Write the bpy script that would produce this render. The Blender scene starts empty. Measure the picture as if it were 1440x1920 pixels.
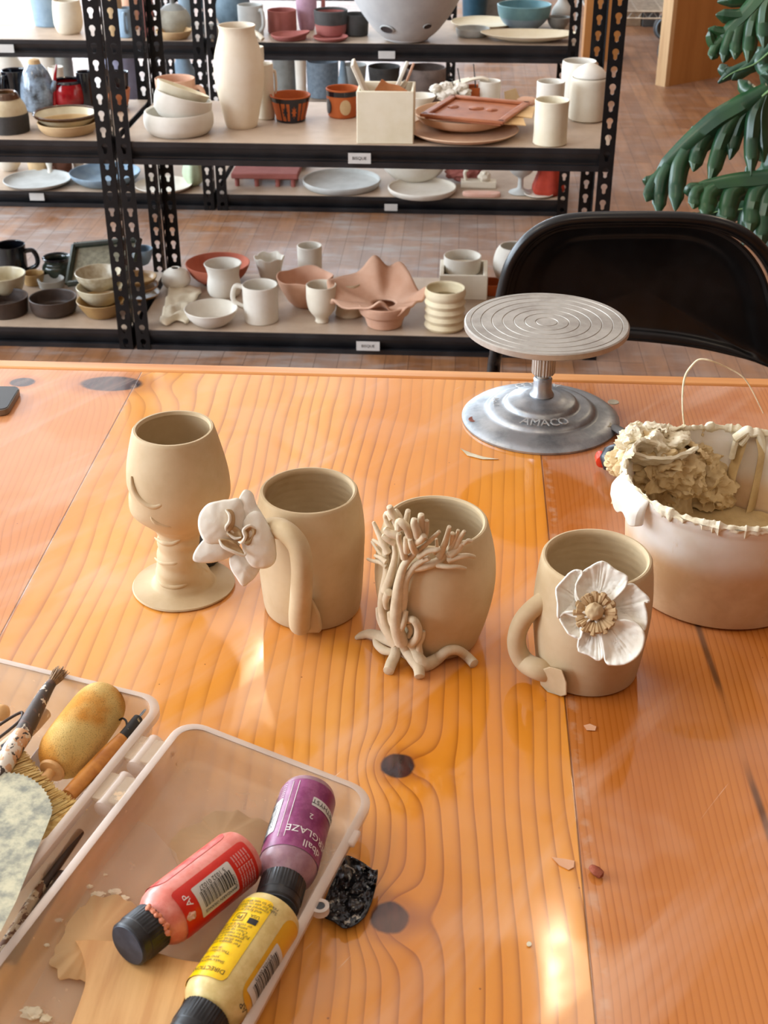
import bpy, bmesh, math, random
import numpy as np
from mathutils import Vector, Matrix, noise as mnoise
PI = math.pi
R = math.radians
random.seed(7)
scene = bpy.context.scene
COL = scene.collection

# ------------------------------------------------------------ camera geometry
FPX = 2444.0; TH = R(30.2); PS = R(3.38)
CAM = np.array([0, 0, 1.39])
CF = np.array([-math.sin(PS)*math.cos(TH), math.cos(PS)*math.cos(TH), -math.sin(TH)])
CR = np.array([math.cos(PS), math.sin(PS), 0.0])
CU = np.cross(CR, CF)
def ray(x, y): return CF + CR*(x-720)/FPX - CU*(y-960)/FPX
def at_z(x, y, z):
    r = ray(x, y); return CAM + r*(z-CAM[2])/r[2]
def at_y(x, y, Y):
    r = ray(x, y); return CAM + r*(Y/r[1])
def depth(p): return float((np.array(p)-CAM) @ CF)
TZ = 0.75        # table top height

# ------------------------------------------------------------ node helpers
def lin(c):
    c = c/255.0
    return c/12.92 if c <= 0.04045 else ((c+0.055)/1.055)**2.4
def rgb(r, g, b): return (lin(r), lin(g), lin(b), 1.0)
class S:
    def __init__(s, nt, sock): s.nt = nt; s.k = sock
    def _m(s, op, *o):
        n = s.nt.nodes.new('ShaderNodeMath'); n.operation = op
        for i, q in enumerate((s,)+o):
            if isinstance(q, S): s.nt.links.new(q.k, n.inputs[i])
            else: n.inputs[i].default_value = q
        return S(s.nt, n.outputs[0])
    def __add__(s, o): return s._m('ADD', o)
    __radd__ = __add__
    def __sub__(s, o): return s._m('SUBTRACT', o)
    def __rsub__(s, o): return (s._m('MULTIPLY', -1.0))._m('ADD', o)
    def __mul__(s, o): return s._m('MULTIPLY', o)
    __rmul__ = __mul__
    def __truediv__(s, o): return s._m('DIVIDE', o)
    def pw(s, o): return s._m('POWER', o)
    def fract(s): return s._m('FRACT')
    def floor(s): return s._m('FLOOR')
    def abs(s): return s._m('ABSOLUTE')
    def exp(s): return s._m('EXPONENT')
    def sin(s): return s._m('SINE')
    def gt(s, o): return s._m('GREATER_THAN', o)
    def lt(s, o): return s._m('LESS_THAN', o)
    def mx(s, o): return s._m('MAXIMUM', o)
    def mn(s, o): return s._m('MINIMUM', o)
    def sm(s, a, b):
        n = s.nt.nodes.new('ShaderNodeMapRange'); n.interpolation_type = 'SMOOTHSTEP'
        s.nt.links.new(s.k, n.inputs[0]); n.inputs[1].default_value = a; n.inputs[2].default_value = b
        return S(s.nt, n.outputs[0])
def newmat(name):
    m = bpy.data.materials.new(name); m.use_nodes = True
    nt = m.node_tree
    return m, nt, nt.nodes['Principled BSDF']
def link(nt, a, b):
    if isinstance(a, S): a = a.k
    nt.links.new(a, b)
def coords(nt, kind='Object'):
    n = nt.nodes.new('ShaderNodeTexCoord'); return n.outputs[kind]
def sep(nt, v):
    n = nt.nodes.new('ShaderNodeSeparateXYZ'); nt.links.new(v, n.inputs[0])
    return [S(nt, n.outputs[i]) for i in range(3)]
def comb(nt, x, y, z):
    n = nt.nodes.new('ShaderNodeCombineXYZ')
    for i, q in enumerate((x, y, z)):
        if isinstance(q, S): nt.links.new(q.k, n.inputs[i])
        else: n.inputs[i].default_value = q
    return n.outputs[0]
def noise(nt, v, scale, detail=3, rough=0.5, dist=0.0):
    n = nt.nodes.new('ShaderNodeTexNoise'); nt.links.new(v, n.inputs['Vector'])
    n.inputs['Scale'].default_value = scale; n.inputs['Detail'].default_value = detail
    n.inputs['Roughness'].default_value = rough; n.inputs['Distortion'].default_value = dist
    return S(nt, n.outputs[0])
def mixc(nt, f, a, b):
    n = nt.nodes.new('ShaderNodeMix'); n.data_type = 'RGBA'
    if isinstance(f, S): nt.links.new(f.k, n.inputs[0])
    else: n.inputs[0].default_value = f
    for q, i in ((a, 6), (b, 7)):
        if isinstance(q, (tuple, list)): n.inputs[i].default_value = q
        else: nt.links.new(q, n.inputs[i])
    return n.outputs[2]
def bump(nt, bs, h, strength=0.3, dist=0.002):
    n = nt.nodes.new('ShaderNodeBump'); n.inputs['Strength'].default_value = strength
    n.inputs['Distance'].default_value = dist
    link(nt, h, n.inputs['Height']); nt.links.new(n.outputs[0], bs.inputs['Normal'])
    return n

# ------------------------------------------------------------ materials
MATS = {}
def clay(name, c, c2=None, rough=0.85, nscale=25, bmp=0.25, spec=0.25, coat=0.0, sss=0.0):
    if name in MATS: return MATS[name]
    m, nt, bs = newmat(name)
    v = coords(nt)
    c2 = c2 or tuple(x*0.82 for x in c[:3])+(1,)
    n1 = noise(nt, v, nscale, 5, 0.6)
    link(nt, mixc(nt, n1.sm(0.3, 0.75), c, c2), bs.inputs['Base Color'])
    bs.inputs['Roughness'].default_value = rough
    bs.inputs['Specular IOR Level'].default_value = spec
    bs.inputs['Coat Weight'].default_value = coat; bs.inputs['Coat Roughness'].default_value = 0.12
    if bmp: bump(nt, bs, noise(nt, v, nscale*4, 4, 0.6), bmp, 0.0015)
    MATS[name] = m
    return m
def plain(name, c, rough=0.5, metal=0.0, spec=0.5, coat=0.0, var=0.12, nscale=40, bmp=0.0):
    if name in MATS: return MATS[name]
    m, nt, bs = newmat(name)
    v = coords(nt)
    link(nt, mixc(nt, noise(nt, v, nscale, 4).sm(0.3, 0.8), c, tuple(min(1, x*(1+var*3)+var*.03) for x in c[:3])+(1,)), bs.inputs['Base Color'])
    bs.inputs['Roughness'].default_value = rough; bs.inputs['Metallic'].default_value = metal
    bs.inputs['Specular IOR Level'].default_value = spec
    bs.inputs['Coat Weight'].default_value = coat; bs.inputs['Coat Roughness'].default_value = 0.1
    if bmp: bump(nt, bs, noise(nt, v, nscale*2, 3), bmp, 0.001)
    MATS[name] = m
    return m

HERO = clay('leather hard clay', rgb(208, 186, 150), rgb(190, 164, 124), 0.7, 18, 0.12, 0.3)
HEROW = clay('dry pale clay', rgb(240, 236, 224), rgb(228, 218, 198), 0.85, 30, 0.2)
HEROT = clay('tool marked clay', rgb(196, 166, 124), rgb(170, 138, 98), 0.85, 60, 0.3)
HERO3 = clay('modelled clay branch', rgb(222, 204, 174), rgb(200, 180, 148), 0.8, 60, 0.35)
BISQ = clay('white bisque', rgb(226, 217, 198), rgb(214, 202, 180), 0.8, 12, 0.1)
BISQW = clay('bright bisque', rgb(228, 222, 210), rgb(216, 208, 192), 0.75, 12, 0.1)
BISQY = clay('creamy bisque', rgb(234, 224, 200), rgb(222, 210, 180), 0.8, 12, 0.1)
PINK = clay('pink bisque', rgb(214, 172, 146), rgb(200, 152, 124), 0.85, 12, 0.1)
TERRA = clay('terracotta', rgb(186, 98, 66), rgb(168, 82, 54), 0.8, 12, 0.1)
TERRAP = clay('pink terracotta', rgb(168, 104, 96), rgb(150, 88, 82), 0.8, 12, 0.1)
ORNG = clay('orange earthenware', rgb(186, 98, 48), rgb(164, 78, 36), 0.6, 20, 0.1)
ORNGG = clay('wet brown terracotta', rgb(178, 108, 68), rgb(150, 84, 50), 0.42, 18, 0.2, 0.5)
BEIGE = clay('beige clay', rgb(200, 172, 132), rgb(186, 154, 112), 0.8, 18, 0.1)
GREYG = clay('grey glaze', rgb(140, 142, 138), rgb(112, 112, 108), 0.4, 16, 0.1, 0.5)
GREYB = clay('blue grey slip', rgb(150, 172, 188), rgb(120, 144, 164), 0.6, 14, 0.1)
GREYW = clay('pale grey slip', rgb(198, 200, 196), rgb(178, 180, 176), 0.7, 14, 0.1)
GREYD = clay('dark grey stoneware', rgb(78, 76, 74), rgb(58, 56, 54), 0.6, 16, 0.15)
BROWN = clay('brown stoneware', rgb(74, 58, 48), rgb(52, 40, 34), 0.5, 24, 0.15, 0.5)
BROWNG = clay('glossy brown glaze', rgb(92, 58, 30), rgb(60, 36, 20), 0.2, 20, 0.05, 0.6)
BLACKG = clay('black glaze', rgb(16, 18, 24), rgb(28, 30, 38), 0.15, 16, 0.0, 0.6)
CREAMG = clay('cream glaze', rgb(214, 204, 176), rgb(190, 176, 142), 0.3, 16, 0.0, 0.5)
TANG = clay('tan glaze', rgb(176, 142, 90), rgb(150, 116, 70), 0.35, 16, 0.0, 0.5)
REDG = clay('red glaze', rgb(160, 22, 30), rgb(120, 12, 22), 0.15, 20, 0.0, 0.6)
BLUEG = clay('pale blue glaze', rgb(112, 156, 164), rgb(90, 134, 146), 0.45, 16, 0.0, 0.5)
GREENW = clay('pale green glaze', rgb(198, 214, 184), rgb(176, 196, 160), 0.4, 16, 0.0, 0.5)
MARB = clay('marbled blue brown glaze', rgb(150, 170, 190), rgb(52, 46, 40), 0.15, 34, 0.0, 0.6)
GREEND = clay('dark green glaze', rgb(38, 46, 40), rgb(60, 66, 52), 0.15, 24, 0.0, 0.6)
TEAL = plain('dark teal plastic', rgb(16, 60, 78), 0.4)
BLK = plain('black painted steel', rgb(9, 9, 11), 0.42, 0.0, 0.35)
BLKRAIL = plain('worn black steel rail', rgb(21, 22, 25), 0.34, 0.0, 0.6, var=0.3, nscale=14)
CHAIRM = plain('black enamelled steel', rgb(7, 7, 7), 0.27, 0.0, 0.5, var=0.1)
BOARD = clay('particle board', rgb(190, 168, 146), rgb(168, 146, 124), 0.55, 8, 0.1, 0.4)
TAG = plain('white paper tag', rgb(205, 203, 198), 0.7, var=0.02)
INK = plain('black ink', rgb(28, 26, 26), 0.7, var=0.0)
INKW = plain('white ink', rgb(232, 226, 222), 0.6, var=0.0)
WIRE = plain('chrome wire', rgb(185, 185, 180), 0.3, 1.0)
BLKP = plain('black plastic', rgb(17, 17, 19), 0.38, 0.0, 0.5, var=0.4, nscale=120)
CAPTOP = plain('dusty blue black plastic', rgb(42, 50, 62), 0.45, var=0.25, nscale=150)
REDP = plain('red plastic', rgb(222, 62, 34), 0.4)
PAPER = clay('crumpled pale paper', rgb(222, 208, 182), rgb(206, 190, 162), 0.8, 20, 0.1)
TWINE = plain('cream twine', rgb(220, 204, 170), 0.8, bmp=0.3, nscale=200)

def wood(name, c, c2, scale=60, axis=0, rough=0.5, stretch=0.06):
    if name in MATS: return MATS[name]
    m, nt, bs = newmat(name)
    x, y, z = sep(nt, coords(nt))
    q = [x, y, z]; q[axis] = q[axis]*stretch
    n1 = noise(nt, comb(nt, *q), scale, 5, 0.6, 0.3)
    link(nt, mixc(nt, n1.sm(0.35, 0.7), c, c2), bs.inputs['Base Color'])
    bs.inputs['Roughness'].default_value = rough
    bump(nt, bs, n1, 0.15, 0.001)
    MATS[name] = m
    return m
PLY = wood('tan plywood', rgb(176, 122, 64), rgb(160, 106, 52), 10, 2, 0.5, 0.15)
PLYE = wood('plywood edge', rgb(206, 170, 124), rgb(186, 146, 100), 40, 2, 0.6)
MAPLE = wood('pale maple', rgb(228, 180, 118), rgb(208, 154, 94), 90, 1, 0.5, 0.08)
TOOLW = wood('varnished tool handle', rgb(206, 138, 62), rgb(176, 108, 44), 90, 2, 0.35, 0.08)

def table_mat():
    m, nt, bs = newmat('varnished pine planks')
    v = coords(nt)
    x, y, z = sep(nt, v)
    xs1, xs2 = -0.374, 0.0935
    wig = noise(nt, comb(nt, x*5, y*1.6, z), 1.0, 2) - 0.5
    wig2 = noise(nt, comb(nt, x*30, y*5, z), 1.0, 2) - 0.5
    isL = x.lt(xs1); isR = x.gt(xs2); isM = 1.0 - isL - isR
    # growth ring fields of the three boards
    fm = x*72 + wig*5 + wig2*0.5 + (x+0.15)*(x+0.15)*50
    fr = x*200 + wig*6 + wig2*0.8
    fl = x*150 + y*14 + wig*12 + wig2*1.2
    knots = [(-0.033, 0.730, 0.0135, 1.0), (-0.031, 0.586, 0.0135, 1.0), (-0.402, 1.378, 0.030, 1.9), (-0.508, 1.376, 0.016, 1.3), (0.262, 0.655, 0.006, .3)]
    kfield = None; kmask = None; halo = None
    for kx, ky, kr, asp in knots:
        if asp > 1.5: dx = (x-kx)*0.75; dy = (y-ky)*1.35
        else: dx = (x-kx); dy = (y-ky)*(0.93 if asp == 1.0 else 1.2 if asp > 1 else asp)
        d2 = dx*dx + dy*dy
        g = (d2*(-1.0/(kr*1.9)**2)).exp()*2.3
        d = d2.pw(0.5) + (noise(nt, v, 90, 2)-0.5)*0.003
        mk = 1.0 - d.sm(kr*0.82, kr*1.02)
        hl = 1.0 - d.sm(kr*1.0, kr*1.9)
        kfield = g if kfield is None else kfield + g
        kmask = mk if kmask is None else kmask.mx(mk)
        halo = hl if halo is None else halo.mx(hl)
    f = isM*fm + isR*fr + isL*fl + kfield
    fr_ = f.fract()
    line = fr_.pw(5.0)*(1.0 - fr_.sm(0.93, 1.0))*1.6
    lstr = noise(nt, comb(nt, x*9, y*2.2, z), 1.0, 3).sm(0.25, 0.7)
    line = line*(isM*(0.22+lstr*0.5) + isR*(0.35+lstr*0.45) + isL*(0.2+lstr*0.25))
    tone = noise(nt, comb(nt, x*7, y*1.4, z), 1.0, 4, 0.6)
    bM = mixc(nt, tone.sm(0.3, 0.7), rgb(236, 164, 72), rgb(218, 134, 30))
    bR = mixc(nt, tone.sm(0.3, 0.7), rgb(200, 124, 56), rgb(178, 100, 34))
    bL = mixc(nt, tone.sm(0.3, 0.7), rgb(228, 154, 86), rgb(208, 126, 54))
    base = mixc(nt, isR, mixc(nt, isL, bM, bL), bR)
    # the same amber darkening near the long dark pitch streak in the right board
    sx = x - 0.212 - wig*0.03 - (y-0.9)*(-0.05)
    streak = (1.0 - (sx.abs()).sm(0.001, 0.0045))*(noise(nt, comb(nt, x*3, y*5, z), 1.0, 2).sm(0.38, 0.5))*y.lt(0.93)
    dk = mixc(nt, 1.0, base, rgb(158, 84, 14))
    base = mixc(nt, line, base, dk)
    base = mixc(nt, streak*0.8, base, rgb(66, 42, 26))
    base = mixc(nt, halo*0.45, base, rgb(150, 76, 26))
    kn = mixc(nt, noise(nt, comb(nt, x*220, y*60, z), 1.0, 3).sm(0.3, 0.7), rgb(70, 34, 30), rgb(38, 20, 22))
    base = mixc(nt, kmask, base, kn)
    # seams and the dried clay caught beside them
    seam = (1.0 - (x-xs1-wig*0.002).abs().sm(0.0002, 0.0011)).mx(1.0 - (x-xs2-wig*0.002).abs().sm(0.0002, 0.0011))
    dust = ((1.0 - (x-xs2-0.006).abs().sm(0.001, 0.006))*noise(nt, v, 60, 4).sm(0.45, 0.65)*0.5).mx((1.0 - (x-xs1).abs().sm(0.0, 0.005))*noise(nt, v, 50, 4).sm(0.5, 0.7)*0.6)
    base = mixc(nt, dust, base, rgb(196, 158, 130))
    base = mixc(nt, seam*0.75, base, rgb(70, 34, 16))
    # wiped clay haze: large swiping arcs
    a = x*0.55+y*0.83; b = x*0.83-y*0.55
    sw = noise(nt, comb(nt, a*2.2, b*12, z), 1.0, 4, 0.55, 0.8).sm(0.5, 0.68)
    sw2 = noise(nt, v, 7, 3, 0.5, 0.6).sm(0.45, 0.62)
    base = mixc(nt, sw*0.22+sw2*0.14, base, rgb(232, 188, 160))
    # tiny specks and fine scratches
    vo = nt.nodes.new('ShaderNodeTexVoronoi'); vo.inputs['Scale'].default_value = 38; nt.links.new(v, vo.inputs['Vector'])
    spk = S(nt, vo.outputs['Distance']).lt(0.028)
    base = mixc(nt, spk*0.7, base, rgb(120, 62, 30))
    scr = (noise(nt, comb(nt, a*14+wig*3, b*400, z), 1.0, 1).sm(0.74, 0.8))*noise(nt, v, 12, 2).sm(0.58, 0.66)
    base = mixc(nt, scr*0.6, base, rgb(238, 214, 186))
    link(nt, base, bs.inputs['Base Color'])
    bs.inputs['Roughness'].default_value = 0.6
    bs.inputs['Specular IOR Level'].default_value = 0.05
    bs.inputs['Coat Weight'].default_value = 1.0; bs.inputs['Coat IOR'].default_value = 1.62
    cr = 0.075 + sw*0.12 + sw2*0.08 + scr*0.3
    link(nt, cr, bs.inputs['Coat Roughness'])
    hb = noise(nt, comb(nt, x*6, y*3, z), 1.0, 2)*0.6 + noise(nt, v, 160, 2)*0.02 - seam*0.5 - scr*0.12
    n = bump(nt, bs, hb, 0.35, 0.0012)
    nt.links.new(n.outputs[0], bs.inputs['Coat Normal'])
    return m
def floor_mat():
    m, nt, bs = newmat('worn strip flooring')
    v = coords(nt); x, y, z = sep(nt, v)
    W = 0.062
    i = (x/W).floor()
    off = (i*12.9898).sin()*43.7
    j = ((y + off.fract()*0.9)/0.55).floor()
    rnd = ((i*7.13 + j*3.71).sin()*437.5).fract()
    gx = (x/W).fract()
    gap = gx.lt(0.03)
    g2 = ((y + off.fract()*0.9)/0.55).fract().lt(0.006)
    gr = noise(nt, comb(nt, x*40, y*4, z), 1.0, 4, 0.6)
    base = mixc(nt, rnd, rgb(164, 116, 78), rgb(134, 90, 58))
    base = mixc(nt, gr.sm(0.35, 0.7)*0.5, base, rgb(104, 68, 44))
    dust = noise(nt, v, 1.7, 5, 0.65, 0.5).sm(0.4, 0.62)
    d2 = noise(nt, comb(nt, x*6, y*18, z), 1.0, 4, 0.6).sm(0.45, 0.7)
    left_sheen = 1.0 - (x + (noise(nt, v, 0.8, 2)-0.5)*0.8).sm(-0.1, 0.9)
    base = mixc(nt, (dust*0.35+d2*0.35)*(0.45+left_sheen*1.0), base, rgb(160, 150, 144))  # grey dust, strengthened at left to paint in the window sheen
    base = mixc(nt, gap.mx(g2)*0.6, base, rgb(60, 38, 26))
    link(nt, base, bs.inputs['Base Color'])
    link(nt, 0.36+dust*0.2, bs.inputs['Roughness'])
    bump(nt, bs, gr*0.3 - gap.mx(g2) + noise(nt, v, 14, 3)*0.5, 0.35, 0.002)
    return m
def film(name, tint, alpha, rough=0.35, spots=None):
    """milky polypropylene: lets part of the light straight through"""
    m, nt, bs = newmat(name)
    v = coords(nt)
    bs.inputs['Roughness'].default_value = rough
    bs.inputs['Specular IOR Level'].default_value = 0.5
    c = mixc(nt, noise(nt, v, 22, 4).sm(0.4, 0.7), tint, tuple(q*0.9 for q in tint[:3])+(1,))
    a = alpha + (noise(nt, v, 18, 4)-0.5)*0.25
    if spots:
        sp = noise(nt, v, 55, 5, 0.6).sm(0.66, 0.72)
        c = mixc(nt, sp, c, spots); a = a + sp*0.5
    link(nt, c, bs.inputs['Base Color']); link(nt, a.mn(1.0), bs.inputs['Alpha'])
    bump(nt, bs, noise(nt, v, 120, 3), 0.15, 0.0006)
    return m
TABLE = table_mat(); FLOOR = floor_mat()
PP = film('frosted polypropylene', rgb(232, 212, 182), 0.36, 0.4, rgb(222, 190, 150))
PPRIM = film('frosted polypropylene rim', rgb(240, 224, 210), 0.55, 0.32)
WALLM = clay('painted plaster', rgb(200, 192, 182), rgb(190, 182, 172), 0.8, 3, 0.05)
WALLB = clay('warm brick coloured wall', rgb(128, 86, 62), rgb(108, 70, 50), 0.85, 5, 0.2)

def metal_mat(name, c, c2, rough, scale=30, grooves=None):
    m, nt, bs = newmat(name)
    v = coords(nt); x, y, z = sep(nt, v)
    n1 = noise(nt, v, scale, 6, 0.65)
    link(nt, mixc(nt, n1.sm(0.35, 0.7), c, c2), bs.inputs['Base Color'])
    bs.inputs['Metallic'].default_value = 0.7
    link(nt, rough + n1*0.25, bs.inputs['Roughness'])
    bump(nt, bs, n1, 0.15, 0.001)
    return m
ALU = metal_mat('brushed cast aluminium', rgb(186, 180, 170), rgb(158, 150, 140), 0.42, 22)
IRON = metal_mat('dark zinc casting', rgb(176, 180, 184), rgb(130, 136, 140), 0.24, 26)
SCRAPE = metal_mat('clay smeared steel', rgb(196, 188, 158), rgb(134, 134, 122), 0.45, 90)

# ------------------------------------------------------------ mesh helpers
ORG = {}
def catmull(pts, n, closed=False):
    P = [np.array(p, float) for p in pts]; out = []
    N = len(P)
    segs = N if closed else N-1
    for i in range(segs):
        if closed: a, b, c, d = P[(i-1) % N], P[i], P[(i+1) % N], P[(i+2) % N]
        else: a, b, c, d = P[max(i-1, 0)], P[i], P[i+1], P[min(i+2, N-1)]
        for k in range(n):
            t = k/n
            out.append(0.5*((2*b)+(-a+c)*t+(2*a-5*b+4*c-d)*t*t+(-a+3*b-3*c+d)*t**3))
    if not closed: out.append(P[-1])
    return out
class M:
    def __init__(s): s.v = []; s.f = []
    def add(s, vs, fs):
        o = len(s.v); s.v += [tuple(map(float, p)) for p in vs]; s.f += [tuple(i+o for i in f) for f in fs]
        return s
    def box(s, c, size, X=(1, 0, 0), Y=(0, 1, 0)):
        X = np.array(X, float); Y = np.array(Y, float); X = X/np.linalg.norm(X); Y = Y/np.linalg.norm(Y); Z = np.cross(X, Y)
        c = np.array(c, float); vs = []
        for k in (-.5, .5):
            for a, b in ((-.5, -.5), (.5, -.5), (.5, .5), (-.5, .5)):
                vs.append(c+X*a*size[0]+Y*b*size[1]+Z*k*size[2])
        return s.add(vs, [(3, 2, 1, 0), (4, 5, 6, 7), (0, 1, 5, 4), (1, 2, 6, 5), (2, 3, 7, 6), (3, 0, 4, 7)])
    def lathe(s, prof, c=(0, 0, 0), n=48, fn=None, close=True):
        """prof: list of (r,z); r==0 makes a pole"""
        vs = []; rows = []
        for r, z in prof:
            if r < 1e-7: rows.append([len(vs)]); vs.append((c[0], c[1], c[2]+z))
            else:
                row = []
                for i in range(n):
                    a = 2*PI*i/n; x, y, zz = r*math.cos(a), r*math.sin(a), z
                    if fn: x, y, zz = fn(x, y, zz, a)
                    row.append(len(vs)); vs.append((c[0]+x, c[1]+y, c[2]+zz))
                rows.append(row)
        fs = []
        for A, B in zip(rows, rows[1:]):
            if len(A) == 1 and len(B) == 1: continue
            for i in range(n):
                j = (i+1) % n
                if len(A) == 1: fs.append((A[0], B[j], B[i]))
                elif len(B) == 1: fs.append((A[i], A[j], B[0]))
                else: fs.append((A[i], A[j], B[j], B[i]))
        return s.add(vs, fs)
    def tube(s, pts, rad, n=12, sub=4, cap=True, flat=None):
        P = catmull(pts, sub) if sub > 1 else [np.array(p, float) for p in pts]
        K = len(P)
        if not hasattr(rad, '__len__'): rad = [rad]*len(pts)
        rr = np.interp(np.linspace(0, len(rad)-1, K), range(len(rad)), rad)
        up = np.array([0.0137, 0.0211, 1.0]); vs = []; prev = None
        for i in range(K):
            t = P[min(i+1, K-1)]-P[max(i-1, 0)]; L = np.linalg.norm(t)
            t = t/L if L > 1e-9 else np.array([0, 0, 1.])
            if prev is None:
                a = np.cross(t, up)
                if np.linalg.norm(a) < 1e-3: a = np.cross(t, (1, 0, 0))
            else: a = prev - t*(prev@t)
            a = a/np.linalg.norm(a); prev = a; b = np.cross(t, a)
            fl = flat or 1.0
            for k in range(n):
                g = 2*PI*k/n; vs.append(P[i]+(a*math.cos(g)+b*math.sin(g)*fl)*rr[i])
        fs = []
        for i in range(K-1):
            for k in range(n):
                j = (k+1) % n; fs.append((i*n+k, i*n+j, (i+1)*n+j, (i+1)*n+k))
        if cap:
            t0 = P[0]-P[1]; t0 = t0/max(np.linalg.norm(t0), 1e-9); t1 = P[-1]-P[-2]; t1 = t1/max(np.linalg.norm(t1), 1e-9)
            i0 = len(vs); vs.append(P[0]+t0*rr[0]*0.45); vs.append(P[-1]+t1*rr[-1]*0.45)
            for k in range(n):
                j = (k+1) % n; fs.append((i0, j, k)); fs.append((i0+1, (K-1)*n+k, (K-1)*n+j))
        return s.add(vs, fs)
    def grid(s, rows):
        n = len(rows[0]); vs = [p for r in rows for p in r]
        return s.add(vs, [(i*n+k, i*n+k+1, (i+1)*n+k+1, (i+1)*n+k) for i in range(len(rows)-1) for k in range(n-1)])
    def sheet(s, outline, centre, hfun, conv, rings=8):
        """radially filled outline in 2-D coordinates; conv(x,y,h) -> world"""
        N = len(outline); c = np.array(centre, float)
        vs = [conv(c[0], c[1], hfun(0, 0.0, c))]; fs = []
        for k in range(1, rings+1):
            q = k/rings
            for i, o in enumerate(outline):
                p = c+(np.array(o[:2])-c)*q; vs.append(conv(p[0], p[1], hfun(i/N, q, p)))
        for i in range(N):
            j = (i+1) % N; fs.append((0, 1+i, 1+j))
            for k in range(rings-1): a = 1+k*N; b = a+N; fs.append((a+i, b+i, b+j, a+j))
        return s.add(vs, fs)
    def prism(s, poly, z0, z1, conv=lambda x, y, z: (x, y, z)):
        n = len(poly); vs = [conv(x, y, z0) for x, y in poly]+[conv(x, y, z1) for x, y in poly]
        fs = [tuple(range(n-1, -1, -1)), tuple(range(n, 2*n))]+[(i, (i+1) % n, n+(i+1) % n, n+i) for i in range(n)]
        return s.add(vs, fs)
    def blob(s, c, r, lvl=4, amp=0.3, freq=1.0, seed=0, sq=(1, 1, 1), ridged=False):
        bm = bmesh.new(); bmesh.ops.create_icosphere(bm, subdivisions=lvl, radius=1.0)
        o = Vector((seed*7.3, seed*3.1, seed*1.7)); vs = []
        for v in bm.verts:
            q = v.co*freq+o
            h = mnoise.fractal(q, 0.7, 2.1, 5) if not ridged else (mnoise.ridged_multi_fractal(q, 0.8, 2.1, 4, 1.0, 2.0)-1.0)*0.6
            k = 1+amp*h
            vs.append((c[0]+v.co.x*r*k*sq[0], c[1]+v.co.y*r*k*sq[1], c[2]+v.co.z*r*k*sq[2]))
        fs = [tuple(v.index for v in f.verts) for f in bm.faces]; bm.free()
        return s.add(vs, fs)
    def build(s, name, mat, parent=None, org=None, local=False, smooth=True, ang=40, bevel=0, bseg=2, subsurf=0, solid=0, soff=-1, label=None, merge=0):
        o_ = (0, 0, 0)
        if parent is not None and not local: o_ = ORG.get(parent.name, (0, 0, 0))
        elif org is not None: o_ = org
        me = bpy.data.meshes.new(name)
        me.from_pydata([(a-o_[0], b-o_[1], c-o_[2]) for a, b, c in s.v], [], s.f)
        bm = bmesh.new(); bm.from_mesh(me)
        if merge: bmesh.ops.remove_doubles(bm, verts=bm.verts, dist=merge)
        bmesh.ops.recalc_face_normals(bm, faces=bm.faces); bm.to_mesh(me); bm.free()
        if smooth:
            me.shade_smooth(); me.set_sharp_from_angle(angle=R(ang))
        me.materials.append(mat)
        ob = bpy.data.objects.new(name, me); COL.objects.link(ob)
        if parent is not None: ob.parent = parent; ORG[ob.name] = o_
        else: ob.location = o_; ORG[ob.name] = tuple(o_)
        if solid:
            d = ob.modifiers.new('s', 'SOLIDIFY'); d.thickness = solid; d.offset = soff
        if bevel:
            d = ob.modifiers.new('b', 'BEVEL'); d.width = bevel; d.segments = bseg; d.limit_method = 'ANGLE'; d.angle_limit = R(35)
        if subsurf:
            d = ob.modifiers.new('u', 'SUBSURF'); d.levels = subsurf; d.render_levels = subsurf
        if label: ob['label'] = label
        return ob
def tag(o, label, cat, group=None, kind=None):
    o['label'] = label; o['category'] = cat
    if group: o['group'] = group
    if kind: o['kind'] = kind
    return o
def thing(name, label, cat, loc=(0, 0, 0), group=None, mat4=None):
    o = bpy.data.objects.new(name, None); COL.objects.link(o)
    if mat4 is not None: o.matrix_world = mat4
    else: o.location = tuple(map(float, loc))
    o.empty_display_size = 0.03
    ORG[o.name] = tuple(map(float, loc))
    return tag(o, label, cat, group)
def struct(o): o['kind'] = 'structure'; return o

def text_mesh(body, size, ext=0.0):
    cu = bpy.data.curves.new('t', 'FONT'); cu.body = body; cu.size = size; cu.extrude = ext; cu.resolution_u = 2
    cu.align_x = 'CENTER'; cu.align_y = 'CENTER'
    ob = bpy.data.objects.new('t', cu)
    me = bpy.data.meshes.new_from_object(ob)
    vs = [tuple(v.co) for v in me.vertices]; fs = [tuple(p.vertices) for p in me.polygons]
    bpy.data.objects.remove(ob); bpy.data.meshes.remove(me); bpy.data.curves.remove(cu)
    return vs, fs

# ------------------------------------------------------------ generic pots
class PotInfo: pass
def profile_fn(prof):
    P = catmull([(r, t) for r, t in prof], 8)
    ts = [p[1] for p in P]; rs = [p[0] for p in P]
    return lambda t: float(np.interp(t, ts, rs))
def solve_pot(cx, yt, yb, zs, prof):
    P0 = at_z(cx, yb, zs); d = depth(P0)
    rb = prof[0][0]*d/FPX; rt = prof[-1][0]*d/FPX
    h = np.array([P0[0], P0[1]]); L = np.linalg.norm(h); h = h/L
    # radii refer to the depth of the pot's own axis
    k = (d+rb*math.cos(TH))/FPX
    c = h*(L+rb)
    rr = ray(cx, yt); q = (L+rb+rt)/np.linalg.norm(rr[:2]); ztop = CAM[2]+rr[2]*q
    i = PotInfo(); i.c = np.array([c[0], c[1], zs]); i.H = ztop-zs; i.k = k; i.d = h
    i.prof = profile_fn(prof); i.r = lambda z: i.prof(min(max((z-zs)/i.H, 0), 1))*i.k
    return i
GRP = None
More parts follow.
